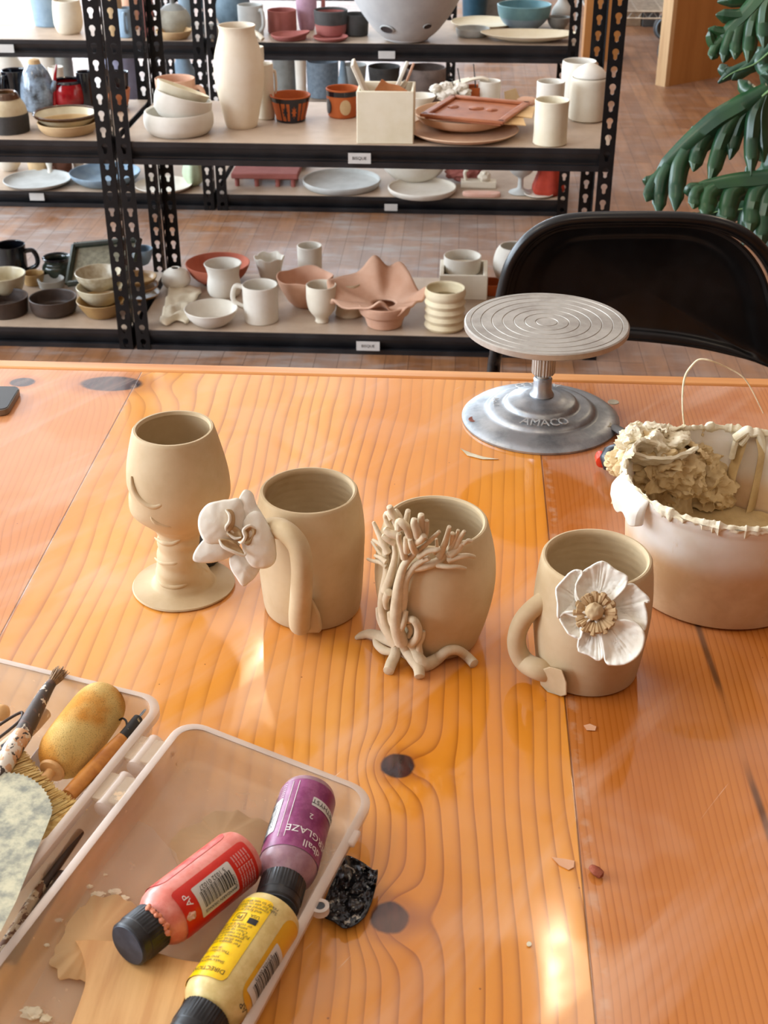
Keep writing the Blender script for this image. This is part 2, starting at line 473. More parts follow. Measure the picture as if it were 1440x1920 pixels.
def pot(name, label, cat, cx, yt, yb, zs, prof, mat, wall=0.004, handle=None, fn=None, n=48, extra=None, group=None, solidtop=False, dz=0.0, inner_floor=None):
    i = solve_pot(cx, yt, yb, zs, prof)
    i.c = i.c + np.array([0, 0, dz])
    N = 22; H = i.H
    out = [(i.prof(t)*i.k, t*H) for t in np.linspace(0, 1, N)]
    b = 0.003
    pr = [(0, 0.0005), (max(out[0][0]-b, 1e-4), 0.0)] + [(out[0][0], min(b, H*0.1))] + [o for o in out[1:]]
    if solidtop: pr += [(out[-1][0]*0.5, H), (0, H)]
    else:
        fl = inner_floor if inner_floor is not None else min(0.006, H*0.3)
        rt = out[-1][0]
        pr += [(rt-wall*0.3, H+wall*0.3), (rt-wall*0.8, H+wall*0.15), (rt-wall, H-wall*0.3)]
        ins = [(max(r-wall, 1e-3), z) for r, z in out[::-1] if fl+wall < z < H-wall*0.6]
        pr += ins
        pr += [(max(ins[-1][0]*0.9 if ins else rt*0.7, 1e-3), fl), (0, fl)]
    m = M(); m.lathe(pr, i.c, n, fn)
    if handle is None and extra is None:
        o = m.build(name, mat, org=tuple(i.c)); tag(o, label, cat, group or GRP); i.o = o
        return i
    t = thing(name, label, cat, i.c, group or GRP); i.o = t
    m.build('body', mat, t)
    if handle:
        hd = dict(ang=0, t0=0.2, t1=0.85, out=14, rad=4, mat=mat, flat=1.0); hd.update(handle)
        a = R(hd['ang'])+PS
        D = np.array([math.cos(a), math.sin(a), 0]); r0 = i.prof(hd['t0'])*i.k; r1 = i.prof(hd['t1'])*i.k
        z0 = i.H*hd['t0']; z1 = i.H*hd['t1']; O = hd['out']*i.k; w = hd['rad']*i.k
        Z = np.array([0, 0, 1.])
        pts = [i.c+D*(r1-w*.3)+Z*z1, i.c+D*(r1+O*.65)+Z*(z1+w*.3), i.c+D*(max(r0, r1)+O)+Z*(z0*.35+z1*.65), i.c+D*(max(r0, r1)+O*.85)+Z*(z0*.75+z1*.25), i.c+D*(r0-w*.3)+Z*z0]
        M().tube(pts, w, 10, 6, flat=hd['flat']).build('handle', hd['mat'], t)
    if extra: extra(i, t)
    return i
def band(i, t, z0, z1, mat, name='glaze_band', a0=0, a1=360, off=0.0012, wav=0.0, n=48, label=None):
    """a coat of colour wrapped on the outside of a pot between two heights"""
    m = M(); rows = []
    for q in np.linspace(0, 1, 8):
        row = []
        for a in np.linspace(R(a0), R(a1), n):
            zz = i.H*(z0+(z1-z0)*q + (wav*math.sin(a*7+2)*(1-q) + wav*.5*math.sin(a*17)*(1-q)))
            r = i.prof(zz/i.H)*i.k+off
            row.append((i.c[0]+r*math.cos(a), i.c[1]+r*math.sin(a), i.c[2]+zz))
        rows.append(row)
    m.grid(rows)
    return m.build(name, mat, t, label=label, merge=1e-6)
def rimband(i, t, mat, name='glazed_rim', w=0.004):
    H = i.H; r = i.prof(1)*i.k
    pr = [(i.prof(0.93)*i.k+.0012, H*.93), (r+.0012, H), (r-w*.4, H+w*.55), (r-w-.001, H), (r-w-.001, H*.93)]
    M().lathe(pr, i.c, 48).build(name, mat, t)
def wobble(amp, k=5, ph=0.0, zamp=0.0, zmin=0.0):
    def f(x, y, z, a):
        q = 1+amp*math.sin(a*k+ph)*(1 if z > zmin else 0)+amp*.5*math.sin(a*(k*2+1)+ph*2)
        return x*q, y*q, z+(zamp*math.sin(a*k+ph+1) if z > zmin else 0)
    return f
# ============================================================ ROOM
XL, XR_, YB, YN, ZC = -5.0, 4.5, 12.0, -3.0, 3.7
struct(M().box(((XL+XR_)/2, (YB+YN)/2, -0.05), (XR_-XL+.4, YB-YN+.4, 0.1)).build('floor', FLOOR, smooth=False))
struct(M().box(((XL+XR_)/2, (YB+YN)/2, ZC+.05), (XR_-XL+.4, YB-YN+.4, 0.1)).build('ceiling', clay('white ceiling paint', rgb(236, 232, 226), rgb(230, 226, 220), .8, 3, .05), smooth=False))
def wall_with_openings(name, axis, pos, a0, a1, ops, thick=0.2, mat=None):
    """wall across axis ('x' wall lies at x=pos) from a0 to a1 with rectangular openings (u0,u1,z0,z1)"""
    m = M(); ops = sorted(ops); u = a0
    def bx(u0, u1, z0, z1):
        if u1-u0 < 1e-6 or z1-z0 < 1e-6: return
        if axis == 'x': m.box((pos, (u0+u1)/2, (z0+z1)/2), (thick, u1-u0, z1-z0))
        else: m.box(((u0+u1)/2, pos, (z0+z1)/2), (u1-u0, thick, z1-z0))
    for u0, u1, z0, z1 in ops:
        bx(u, u0, 0, ZC); bx(u0, u1, 0, z0); bx(u0, u1, z1, ZC); u = u1
    bx(u, a1, 0, ZC)
    return struct(m.build(name, mat or WALLM, smooth=False))
WL = [(a, a+2.2, 0.9, 3.2) for a in (-1.6, 1.2, 4.0, 6.8, 9.4)]
WB = [(a, a+1.9, 0.9, 3.2) for a in (-4.6, -2.3)]
wall_with_openings('wall_left', 'x', XL-.1, YN, YB, WL)
wall_with_openings('wall_back', 'y', YB+.1, XL, XR_, WB)
wall_with_openings('wall_right', 'x', XR_+.1, YN, YB, [], mat=WALLB)
wall_with_openings('wall_front', 'y', YN-.1, XL, XR_, [], mat=WALLB)
wn = 0
FR = plain('white window paint', rgb(220, 220, 216), 0.5)
for ax, ops in (('x', WL), ('y', WB)):
    for u0, u1, z0, z1 in ops:
        wn += 1; m = M(); w = .05
        def bb(ua, ub, za, zb):
            if ax == 'x': m.box((XL-.1, (ua+ub)/2, (za+zb)/2), (.08, ub-ua, zb-za))
            else: m.box(((ua+ub)/2, YB+.1, (za+zb)/2), (ub-ua, .08, zb-za))
        bb(u0, u0+w, z0, z1); bb(u1-w, u1, z0, z1); bb(u0+w, u1-w, z0, z0+w); bb(u0+w, u1-w, z1-w, z1)
        bb((u0+u1)/2-w/2, (u0+u1)/2+w/2, z0+w, z1-w)
        struct(m.build('window_%d' % wn, FR, smooth=False))

# ============================================================ LIGHT
world = bpy.data.worlds.new('World'); scene.world = world; world.use_nodes = True
bg = world.node_tree.nodes['Background']; bg.inputs[0].default_value = (0.62, 0.78, 1.0, 1); bg.inputs[1].default_value = 3.0
def area(name, loc, rot, sx, sy, power, color):
    l = bpy.data.lights.new(name, 'AREA'); l.shape = 'RECTANGLE'; l.size = sx; l.size_y = sy
    l.energy = power; l.color = color
    o = bpy.data.objects.new(name, l); COL.objects.link(o); o.location = loc; o.rotation_euler = rot
    return o
for u0, u1, z0, z1 in WL[:4]:
    area('window_daylight', (XL+.03, (u0+u1)/2, (z0+z1)/2), (0, -PI/2, 0), z1-z0, u1-u0, 205, (0.80, 0.90, 1.0))
for u0, u1, z0, z1 in WB:
    area('window_daylight', ((u0+u1)/2, YB-.03, (z0+z1)/2), (-PI/2, 0, 0), u1-u0, z1-z0, 110, (0.80, 0.90, 1.0))
for x, y, pw in ((0.40, 3.0, 3.5), (-0.80, 4.55, 3.5), (-2.2, 1.0, 18), (2.1, 0.2, 5), (0.1, -1.3, 12), (2.3, 5.2, 26)):
    area('ceiling_lamp_light', (x, y, ZC-.12), (0, 0, 0), .035, .4 if pw < 5 else 1.2, pw, (1.0, 0.80, 0.56))

# ============================================================ CAMERA
cd = bpy.data.cameras.new('Camera'); cam = bpy.data.objects.new('Camera', cd); COL.objects.link(cam)
cd.sensor_fit = 'VERTICAL'; cd.sensor_height = 36.0; cd.sensor_width = 27.0; cd.lens = FPX/1920*36.0
mw = Matrix(((CR[0], CU[0], -CF[0], CAM[0]), (CR[1], CU[1], -CF[1], CAM[1]), (CR[2], CU[2], -CF[2], CAM[2]), (0, 0, 0, 1)))
cam.matrix_world = mw
cd.dof.use_dof = True; cd.dof.focus_distance = 1.15; cd.dof.aperture_fstop = 22.0; cd.clip_start = 0.02
scene.camera = cam
scene.view_settings.view_transform = 'Standard'; scene.view_settings.look = 'None'
scene.view_settings.gamma = 1.0; scene.view_settings.exposure = 0.0; scene.view_settings.use_curve_mapping = False
try: scene.cycles.max_bounces = 8; scene.cycles.transparent_max_bounces = 24; scene.cycles.sample_clamp_indirect = 6.0
except Exception: pass

# ============================================================ TABLE
t = thing('work_table', 'large varnished pine plank table with knots, holding the clay mugs', 'table', (0.0, 0.75, 0))
X0, X1, Y0, Y1 = -1.0, 1.0, 0.12, 1.437
M().box(((X0+X1)/2, (Y0+Y1-.022)/2, TZ-.02), (X1-X0, Y1-.022-Y0, .04)).build('tabletop', TABLE, t, org=(0, 0, 0), local=False, bevel=.002).data
tb = [o for o in t.children if o.name.startswith('tabletop')][0]
# keep the plank pattern in room coordinates: shift mesh so that object space equals world space
for v in tb.data.vertices: v.co = v.co + Vector(ORG[t.name])
tb.location = -Vector(ORG[t.name])
EDGE = wood('varnished pine edging', rgb(222, 156, 90), rgb(206, 130, 60), 40, 0, 0.3)
M().box(((X0+X1)/2, Y1-.010, TZ-.0195), (X1-X0, .022, .041)).build('edge_strip', EDGE, t, bevel=.003)
PINE = wood('pine legs', rgb(200, 126, 66), rgb(176, 100, 46), 30, 2, 0.5)
for sy in (Y0+.10, Y1-.12): M().box(((X0+X1)/2, sy, TZ-.09), (X1-X0-.2, .03, .1)).build('apron', PINE, t)
for sx in (X0+.1, X1-.1):
    for sy in (Y0+.10, Y1-.12): M().box((sx, sy, (TZ-.04)/2), (.08, .08, TZ-.04)).build('leg', PINE, t, bevel=.004)

# ============================================================ SHELVING
def keyhole_cell(w, p):
    """one pitch of a slotted post face, centred on x=0, z from 0 to p: flat with a keyhole"""
    bm = bmesh.new()
    outer = [(-w/2, 0), (w/2, 0), (w/2, p), (-w/2, p)]
    c = p*0.60; rb = w*0.22; rs = w*0.12
    hole = []
    for i in range(10):
        a = R(-50)+R(280)*i/9; hole.append((rb*math.cos(a), c+rb*math.sin(a)))
    hole += [(-rs, c-rb*1.2), (-rs, c-rb*2.0), (0, c-rb*2.35), (rs, c-rb*2.0), (rs, c-rb*1.2)]
    def loop(pts):
        vs = [bm.verts.new((x, 0, z)) for x, z in pts]
        return [bm.edges.new((vs[i], vs[(i+1) % len(vs)])) for i in range(len(vs))]
    e = loop(outer)+loop(hole)
    bmesh.ops.triangle_fill(bm, use_beauty=True, use_dissolve=False, edges=e)
    bm.verts.ensure_lookup_table(); bm.verts.index_update()
    vs = [tuple(v.co) for v in bm.verts]; fs = [tuple(v.index for v in f.verts) for f in bm.faces]; bm.free()
    return vs, fs
W_P, PITCH = 0.036, 0.0400
CELL = keyhole_cell(W_P, PITCH)
def post(parent, x, y, sx, sy, H):
    """angle post: face to +-y at y, flank to the side; sx = which way the face runs from the outer corner x"""
    m = M(); n = int(H/PITCH)
    for k in range(n):
        m.add([(x+sx*W_P/2+a, y, c+k*PITCH) for a, b, c in CELL[0]], CELL[1])
        m.add([(x, y-sy*(W_P/2+a), c+k*PITCH) for a, b, c in CELL[0]], CELL[1])
    m.build('post', BLK, parent, smooth=False, solid=.0018, soff=0, merge=1e-5)
def rack(name, label, x0, x1, yf, yb, tops, H=1.83, tags=()):
    t = thing(name, label, 'shelving unit', ((x0+x1)/2, (yf+yb)/2, 0), 'black slotted steel shelving units')
    for x, sx in ((x0, 1), (x1, -1)):
        post(t, x, yf, sx, -1, H); post(t, x, yb, sx, 1, H)
    for z in tops:
        M().box(((x0+x1)/2, (yf+yb)/2, z-.006), (x1-x0-.008, yb-yf-.012, .012)).build('shelf_board', BOARD, t, smooth=False)
        for yy, s in ((yf, 1), (yb, -1)):
            m = M(); xa, xb = x0+.006, x1-.006; L = xb-xa; xc = (xa+xb)/2
            m.box((xc, yy+s*.004, z-.007), (L, .003, .012)); m.box((xc, yy+s*.012, z-.029), (L, .003, .034), (1, 0, 0), (0, .88, s*.47)); m.box((xc, yy+s*.010, z-.0135), (L, .013, .002))
            m.box((xc, yy+s*.004, z-.050), (L, .003, .014)); m.box((xc, yy+s*.009, z-.0435), (L, .010, .002))
            m.build('rail', BLKRAIL, t, smooth=False)
        for xx, s in ((x0, 1), (x1, -1)):
            m = M(); m.box((xx+s*.004, (yf+yb)/2, z-.028), (.003, yb-yf-.01, .054)); m.box((xx+s*.012, (yf+yb)/2, z-.0135), (.016, yb-yf-.01, .002))
            m.build('end_rail', BLKRAIL, t, smooth=False)
    for px, py, w, h, txt, zc in tags:
        c = at_y(px, py, yf-.003)
        o = M().box(c, (w, .0012, h)).build('label_tag', TAG, t, smooth=False)
        if txt:
            vs, fs = text_mesh(txt, h*.42)
            M().add([(c[0]+a, c[1]-.0012, c[2]+b) for a, b, _ in vs], fs).build('tag_lettering', INK, o, smooth=False)
    return t
F1, F2, B1, B2 = 0.056, 0.557, 0.058, 0.568
YF, YFB, YK, YKB = 3.215, 3.672, 4.454, 4.905
rack('shelving_unit', 'black steel shelving unit with white pots, its end post beside the folding chair', -0.856, 0.373, YF, YFB, (F1, F2),
     tags=((674, 297, .056, .026, 'BISQUE', 0), (690, 649, .062, .026, 'BISQUE', 0)))
rack('shelving_unit', 'black steel shelving unit holding dark glazed pots, nearest the left edge', -2.10, -0.868, YF, YFB, (F1, F2))
rack('shelving_unit', 'black steel shelving unit in the second row, under the big bowl with holes', -0.848, 0.372, YK, YKB, (B1, B2),
     tags=((725, 103, .055, .024, '', 0), (733, 389, .045, .024, '', 0)))
rack('shelving_unit', 'black steel shelving unit in the second row, carrying shallow plates at left', -2.09, -0.86, YK, YKB, (B1, B2),
     tags=((12, 91, .05, .026, '', 0), (69, 369, .052, .026, '', 0)))
YT, YTB = 5.66, 6.11
XT = float(at_y(852, 140, YT)[0])
rack('shelving_unit', 'black steel shelving unit in the far third row, mostly hidden by grey vases', XT-1.22, XT, YT, YTB, (B1, B2))
rack('shelving_unit', 'black steel shelving unit in the third row at far left', XT-2.45, XT-1.23, YT, YTB, (B1, B2))
# ============================================================ POTS ON THE SHELVES
CY = [(1, 0), (1, .5), (1, 1)]
def cyl(r, r2=None):
    r2 = r2 or r; return [(r, 0), ((r+r2)/2, .5), (r2, 1)]
def sc(r, p): return [(r*a, t) for a, t in p]
BOWL = [(.5, 0), (.72, .25), (.88, .55), (1, 1)]
DISH = [(.82, 0), (.93, .25), (.98, .6), (1, 1)]
PLATE = [(.7, 0), (.86, .35), (.96, .7), (1, 1)]
# ---- front unit, upper board (right bay)
GRP = 'pots on the waist-high shelf of the front unit'
b0 = pot('low_bowl', 'wide low white bowl at the bottom of the tilted bowl stack', 'bowl', 338, 193, 261, F2, sc(65, [(.82, 0), (.97, .3), (1, .7), (.96, 1)]), BISQW, wall=.006)
def tilted_bowl(name, label, c, r, h, tx, ty, mat, prof, wall=.005, ob=1.0):
    mt = Matrix.Translation(Vector(c)) @ Matrix.Rotation(ty, 4, 'Y') @ Matrix.Rotation(tx, 4, 'X')
    o = M().lathe([(0, 0)]+[(r*a, h*b) for a, b in prof]+[(r*prof[-1][0]-wall, h)]+[(r*a-wall, max(h*b, wall)) for a, b in prof[::-1]]+[(0, wall)], n=48, fn=lambda x, y, z, a: (x, y*ob, z)).build(name, mat)
    o.matrix_world = mt
    return tag(o, label, 'bowl', GRP)
k = b0.k
tilted_bowl('low_bowl', 'white bowl leaning in the middle of the tilted bowl stack', b0.c+np.array([.004, -.002, b0.H*.66]), 54*k, .058, R(-6), R(14), BISQW, [(.75, 0), (.95, .25), (1, .7), (.97, 1)])
tilted_bowl('oval_dish', 'small oval white dish topping the tilted bowl stack', b0.c+np.array([.006, .0, b0.H*.66+.042]), 50*k, .034, R(-10), R(19), BISQY, [(.7, 0), (.9, .3), (1, 1)], ob=.72)
pot('mug', 'pinkish mug with right handle behind the tilted white bowls', 'mug', 333, 139, 214, F2, cyl(35, 37), PINK, handle=dict(ang=-12, out=17, rad=4.5, t0=.25, t1=.72))
pot('vase', 'tall cream vase with swelling belly, tallest piece on the shelf', 'vase', 454, 41, 244, F2, [(29, 0), (36, .18), (43, .38), (46, .56), (43, .72), (36, .86), (32, .95), (34, 1)], clay('vase bisque', rgb(236, 224, 204), rgb(226, 208, 180), .75, 9, .05), wall=.004)
pot('mug', 'white mug just visible behind the tall cream vase', 'mug', 486, 85, 218, F2, cyl(14, 14), BISQ)
pot('cup', 'narrow white cup right of the tall vase, half hidden by it', 'cup', 500, 116, 226, F2, cyl(16, 16), BISQ, handle=dict(ang=20, out=5, rad=2.5, t0=.4, t1=.85))
def deco_star(i, t):
    # black rim border, panels and a star, painted on the clay
    band(i, t, .80, .97, BLACKG, 'painted_border', off=.0010)
    band(i, t, .02, .1, BLACKG, 'painted_border', off=.0010)
    for a in (-118, -100, -48, -28): band(i, t, .08, .80, BLACKG, 'painted_bar', a, a+4, off=.0010, n=5)
    band(i, t, .08, .80, BLACKG, 'painted_panel', -86, -58, off=.0008, n=12)
    for ac, col in ((-101, BLACKG), (-72, ORNG)):
        m = M(); pts = []
        for k in range(16):
            rr = .30 if k % 2 == 0 else .14
            aa = 2*PI*k/16; zz = i.H*(.45+rr*math.sin(aa)*.9); an = R(ac)+rr*math.cos(aa)*.55
            r = i.prof(zz/i.H)*i.k+.0022; pts.append((i.c[0]+r*math.cos(an), i.c[1]+r*math.sin(an), i.c[2]+zz))
        r = i.prof(.45)*i.k+.0024
        m.add([(i.c[0]+r*math.cos(R(ac)), i.c[1]+r*math.sin(R(ac)), i.c[2]+i.H*.45)]+pts, [(0, 1+q, 1+(q+1) % 16) for q in range(16)])
        m.build('painted_star', col, t)
pot('painted_cup', 'terracotta cup painted with black star panels, flaring rim', 'cup', 546, 169, 232, F2, cyl(26, 38), ORNG, extra=deco_star)
def deco_moon(i, t):
    band(i, t, .78, .96, BLACKG, 'painted_border', off=.0010)
    for ac, col in ((-150, BLACKG), (-75, BEIGE)):
        m = M(); r = i.prof(.42)*i.k+.0016; pts = []
        for k in range(20):
            aa = 2*PI*k/20; an = R(ac)+.36*math.cos(aa); pts.append((i.c[0]+r*math.cos(an), i.c[1]+r*math.sin(an), i.c[2]+i.H*(.42+.27*math.sin(aa))))
        m.add([(i.c[0]+(r+.0008)*math.cos(R(ac)), i.c[1]+(r+.0008)*math.sin(R(ac)), i.c[2]+i.H*.42)]+pts, [(0, 1+q, 1+(q+1) % 20) for q in range(20)])
        m.build('painted_disc', col, t)
pot('painted_cup', 'terracotta cup with pale and dark painted discs beside the white box', 'cup', 643, 158, 224, F2, cyl(27, 31), ORNG, extra=deco_moon)
# white slab box holding shards
P = at_z(722, 270, F2); kk = depth(P)/FPX; w = 106*kk; c0 = P+np.array([0, w*.42, 0]); hb = 92*kk/.96
t = thing('slab_box', 'square cream slab-built clay box with broken shards sticking out', 'box', c0, GRP)
m = M(); T_ = .007
for dx, dy, sx, sy in ((0, -1, 1, 0), (0, 1, 1, 0), (-1, 0, 0, 1), (1, 0, 0, 1)):
    if sx: m.box(c0+np.array([0, dy*(w*.42-T_/2), hb/2]), (w, T_, hb))
    else: m.box(c0+np.array([dx*(w/2-T_/2), 0, hb/2]), (T_, w*.84-T_*2, hb))
m.box(c0+np.array([0, 0, T_/2]), (w-.004, w*.8, T_))
m.build('wall_slabs', BISQY, t, bevel=.002)
def slab(name, label, p0, p1, wid, th, Y, mat, dy=0.0, cat='shard', ob=None):
    A = at_y(*p0, Y); B = at_y(*p1, Y+dy); X = B-A; L = np.linalg.norm(X)
    o = M().box((A+B)/2, (L, wid, th), X, np.array([0, 1, 0.0])-X*(X[1]/L**2)).build(name, mat, org=tuple((A+B)/2), bevel=th*.25)
    return tag(o, label, cat, 'shards in the slab box')
yb_ = float(c0[1])
slab('clay_shard', 'long pale slab shard leaning out of the box to the left', (700, 205), (661, 116), .055, .009, yb_-.02, BISQ, -.01)
slab('clay_shard', 'narrow white slab shard leaning out of the box to the right', (733, 190), (764, 116), .022, .009, yb_+.01, BISQW, .01)
slab('clay_shard', 'thin pale shard behind the white one at the box corner', (752, 180), (776, 118), .01, .006, yb_+.035, PINK, .02)
slab('clay_shard', 'short beige stick shard by the right corner of the box', (748, 172), (762, 152), .012, .012, yb_+.02, BISQ, .01)
# terracotta shard with a peaked outline
Y_ = yb_+.0; o = M().prism([(700, 200), (703, 168), (716, 148), (728, 156), (748, 160), (764, 170), (766, 200)], 0, .006, lambda x, y, z: at_y(x, y, Y_+z)).build('clay_shard', clay('peach shard', rgb(214, 146, 100), rgb(198, 128, 84), .8), org=tuple(at_y(730, 180, Y_)), bevel=.001)
tag(o, 'peaked orange shard standing in the cream slab box', 'shard', 'shards in the slab box')
GRP = 'pots on the waist-high shelf of the front unit'
pot('small_bowl', 'small pale footed bowl peeking out behind the slab box', 'bowl', 789, 173, 212, F2, [(12, 0), (14, .3), (24, .75), (28, 1)], BISQW)
p1 = pot('plate', 'large pinkish plate under the stack with the brown tray', 'plate', 868, 216, 268, F2, sc(104, [(.6, 0), (.85, .3), (.95, .7), (1, 1)]), clay('plate bisque', rgb(222, 186, 156), rgb(206, 166, 134), .8, 9, .05), wall=.005)
p2 = pot('plate', 'deep pinkish plate set inside the larger plate', 'plate', 868, 195, 254, F2, sc(92, [(.62, 0), (.86, .35), (.96, .75), (1, 1)]), clay('plate bisque', rgb(222, 186, 156), rgb(206, 166, 134), .8, 9, .05), wall=.005, dz=.008)
zt = p2.c[2]+p2.H+.002
def sheet_quad(name, label, pts, z, th, mat, cat, zs=None, bev=.0005):
    Q = [at_z(x, y, (zs[i] if zs else z)) for i, (x, y) in enumerate(pts)]
    m = M(); m.add([tuple(q) for q in Q]+[tuple(q-np.array([0, 0, th])) for q in Q], [(0, 1, 2, 3), (7, 6, 5, 4), (0, 4, 5, 1), (1, 5, 6, 2), (2, 6, 7, 3), (3, 7, 4, 0)])
    c = sum(Q)/4
    return tag(m.build(name, mat, org=tuple(c), bevel=bev), label, cat, GRP)
CARD = clay('buff card', rgb(226, 190, 140), rgb(214, 174, 120), .8, 14, .05)
sheet_quad('card_sheet', 'buff card sheet lying across the pink plates', [(800, 221), (986, 234), (975, 205), (822, 190)], zt+.002, .003, CARD, 'card')
sheet_quad('card_sheet', 'second buff card poking out right of the brown tray', [(880, 208), (998, 220), (1004, 200), (900, 188)], zt+.006, .003, CARD, 'card')
# rectangular terracotta tray with raised rim
Q = [np.array(at_z(x, y, zt+.012)) for x, y in ((813, 216), (956, 230), (970, 196), (836, 180))]
o_ = sum(Q)/4; t = thing('slab_tray', 'rectangular glossy brown terracotta tray on top of the card', 'tray', o_, GRP)
ex = (Q[1]-Q[0]); ey = (Q[3]-Q[0]); lx, ly = np.linalg.norm(ex), np.linalg.norm(ey)
m = M()
m.box(o_-np.array([0, 0, .006]), (lx, ly, .006), ex, ey-ex*(ex@ey)/lx**2)
m.build('tray_floor', ORNGG, t, bevel=.001)
m = M(); U_ = ex/lx; V_ = ey-ex*(ex@ey)/lx**2; V_ = V_/np.linalg.norm(V_)
for s in (-1, 1):
    m.box(o_+V_*s*ly*.5+np.array([0, 0, .001]), (lx+.02, .018, .008), U_, V_)
    m.box(o_+U_*s*lx*.5+np.array([0, 0, .001]), (.018, ly+.01, .008), U_, V_)
m.build('tray_rim', ORNGG, t, bevel=.0025)
m = M()
for x, y, r in ((850, 200, .014), (893, 203, .018), (922, 206, .014)):
    p = at_z(x, y, zt+.01); m.blob(p, r, 3, .25, 1.5, x, (1, .8, .25))
m.build('relief_lump', ORNGG, t)
# things behind the tray
pot('cup', 'small white cup standing behind the brown tray', 'cup', 916, 147, 207, F2, cyl(20, 21), BISQW)
pot('small_cup', 'small orange earthenware cup behind the tray, left of the white cup', 'cup', 886, 158, 205, F2, cyl(17, 19), ORNG)
P = at_z(848, 208, F2); m = M()
for q in range(14):
    a = q*2.4; rr = .012*math.sqrt(q); m.blob(P+np.array([rr*math.cos(a)-.01, rr*math.sin(a)*.6+.01, .048+.012*math.sin(q*1.7)]), .016+.004*math.sin(q), 3, .35, 1.8, q, (1, 1, .7))
o = m.build('clay_flower', BISQW, org=tuple(P)); tag(o, 'knobbly white clay flower cluster at the tray back left', 'clay flower', GRP)
Yb_ = float(P[1])+.03
m = M(); m.tube([at_y(x, y, Yb_) for x, y in ((838, 176), (858, 160), (880, 150), (902, 146), (915, 150))], .011, 8, 4, flat=.4)
m.tube([at_y(x, y, Yb_+.02) for x, y in ((840, 160), (862, 152), (880, 148))], .012, 8, 4, flat=.4)
o = m.build('clay_strip', BISQ, org=tuple(at_y(870, 196, Yb_))); tag(o, 'curved white clay strip arching behind the brown tray', 'clay strip', GRP)
for x0, y0, x1, y1, lb in ((866, 152, 858, 128, 'grey wire stalk leaning left above the clay flowers'), (892, 146, 888, 120, 'upright grey wire stalk just left of the small white cup'), (851, 166, 848, 148, 'shortest grey wire stalk above the clay flower cluster')):
    A = at_y(x0, y0+22, Yb_); B = at_y(x1, y1, Yb_)
    o = M().tube([A, B], .0018, 6, 1).build('wire_stalk', GREYD, org=tuple(A)); tag(o, lb, 'wire', 'wire stalks')
o = M().prism([(945, 172), (967, 165), (978, 192), (975, 205), (948, 200)], 0, .008, lambda x, y, z: at_y(x, y, Yb_+z)).build('clay_shard', BEIGE, org=tuple(at_y(960, 200, Yb_)), bevel=.001); tag(o, 'upright pentagonal beige shard right of the small white cup', 'shard', GRP)
o = M().blob(at_y(990, 190, Yb_), .03, 3, .2, 1.5, 4, (1, .6, .4)).build('clay_lump', PINK, org=tuple(at_y(990, 196, Yb_))); tag(o, 'pinkish lump of clay behind the cards', 'clay lump', GRP)
pot('cup', 'straight white cup behind the foremost cup at the shelf right end', 'cup', 1028, 147, 240, F2, cyl(25, 26), BISQW)
pot('cup', 'foremost tall straight white cup near the right end of the shelf', 'cup', 1030, 180, 277, F2, sc(32, [(1, 0), (.97, .3), (.97, .8), (1, 1)]), BISQY)
pot('goblet', 'rounded white footed cup behind the lidded jar', 'cup', 1080, 108, 212, F2, [(20, 0), (24, .2), (30, .5), (32, .8), (31, 1)], BISQW)
def lid(i, t):
    r = i.prof(1)*i.k
    M().lathe([(0, .030), (r*.3, .028), (r*.65, .019), (r*.92, .006), (r*.96, .0), (r*.9, -.004), (0, -.004)], (i.c[0], i.c[1], i.c[2]+i.H+.005), 40).build('lid', BISQW, t)
pot('lidded_jar', 'cream lidded jar at the far right of the shelf', 'jar', 1099, 138, 232, F2, sc(34, [(.9, 0), (1, .1), (1, .9), (.97, 1)]), BISQ, extra=lid)

# ---- front unit, bottom board (right bay)
GRP = 'pots on the bottom shelf of the front unit'
def bowl(lb, cx, yt, yb, z, r, mat, prof=BOWL, name='bowl', cat='bowl', **k): return pot(name, lb, cat, cx, yt, yb, z, sc(r, prof), mat, **k)
pot('bud_vase', 'small round white vase with a tiny mouth', 'vase', 332, 499, 546, F1, [(16, 0), (25, .25), (27, .5), (22, .8), (9, 1)], BISQW, wall=.004)
bowl('wide reddish terracotta bowl at the back of the bottom shelf', 411, 473, 538, F1, 60, clay('rosy terracotta', rgb(186, 108, 84), rgb(170, 92, 70), .8, 9, .05))
pot('cup', 'flared white cup standing in front of the terracotta bowl', 'cup', 422, 482, 562, F1, [(27, 0), (31, .15), (31, .4), (29, .65), (32, .88), (35, 1)], BISQW)
Pp = at_z(335, 580, F1)
m = M(); rows = []
for a in range(13):
    row = []
    for b in range(17):
        u = a/12; v = b/16
        x = 318-18*v+(58+6*math.sin(v*9)-12*v)*u; y = 545+64*v+5*math.sin(u*7)*v
        p = at_z(x, y, F1); h = .010+.005*math.sin(v*22+u*3)+.005*mnoise.noise(Vector((u*5, v*5, 3)))
        row.append((p[0], p[1], p[2]+max(h, .002)))
    rows.append(row)
o = m.grid(rows).build('crumpled_sheet', PAPER, org=tuple(Pp), solid=.003, soff=0); tag(o, 'torn pleated sheet of pale clay at the shelf corner', 'clay sheet', GRP)
bowl('shallow white bowl at the very front beside the white mug', 398, 560, 616, F1, 50, BISQW)
pot('mug', 'straight white mug with its handle on the left', 'mug', 491, 522, 612, F1, cyl(32, 33), BISQW, handle=dict(ang=175, out=19, rad=4.5, t0=.35, t1=.92))
pot('scalloped_bowl', 'small white bowl with a scalloped rim', 'bowl', 507, 472, 530, F1, [(15, 0), (19, .2), (23, .6), (28, 1)], BISQW, fn=wobble(.03, 6, 0, .003, .04))
pot('cup', 'small straight white cup farthest back on the bottom shelf', 'cup', 582, 453, 526, F1, cyl(22, 23), BISQW)
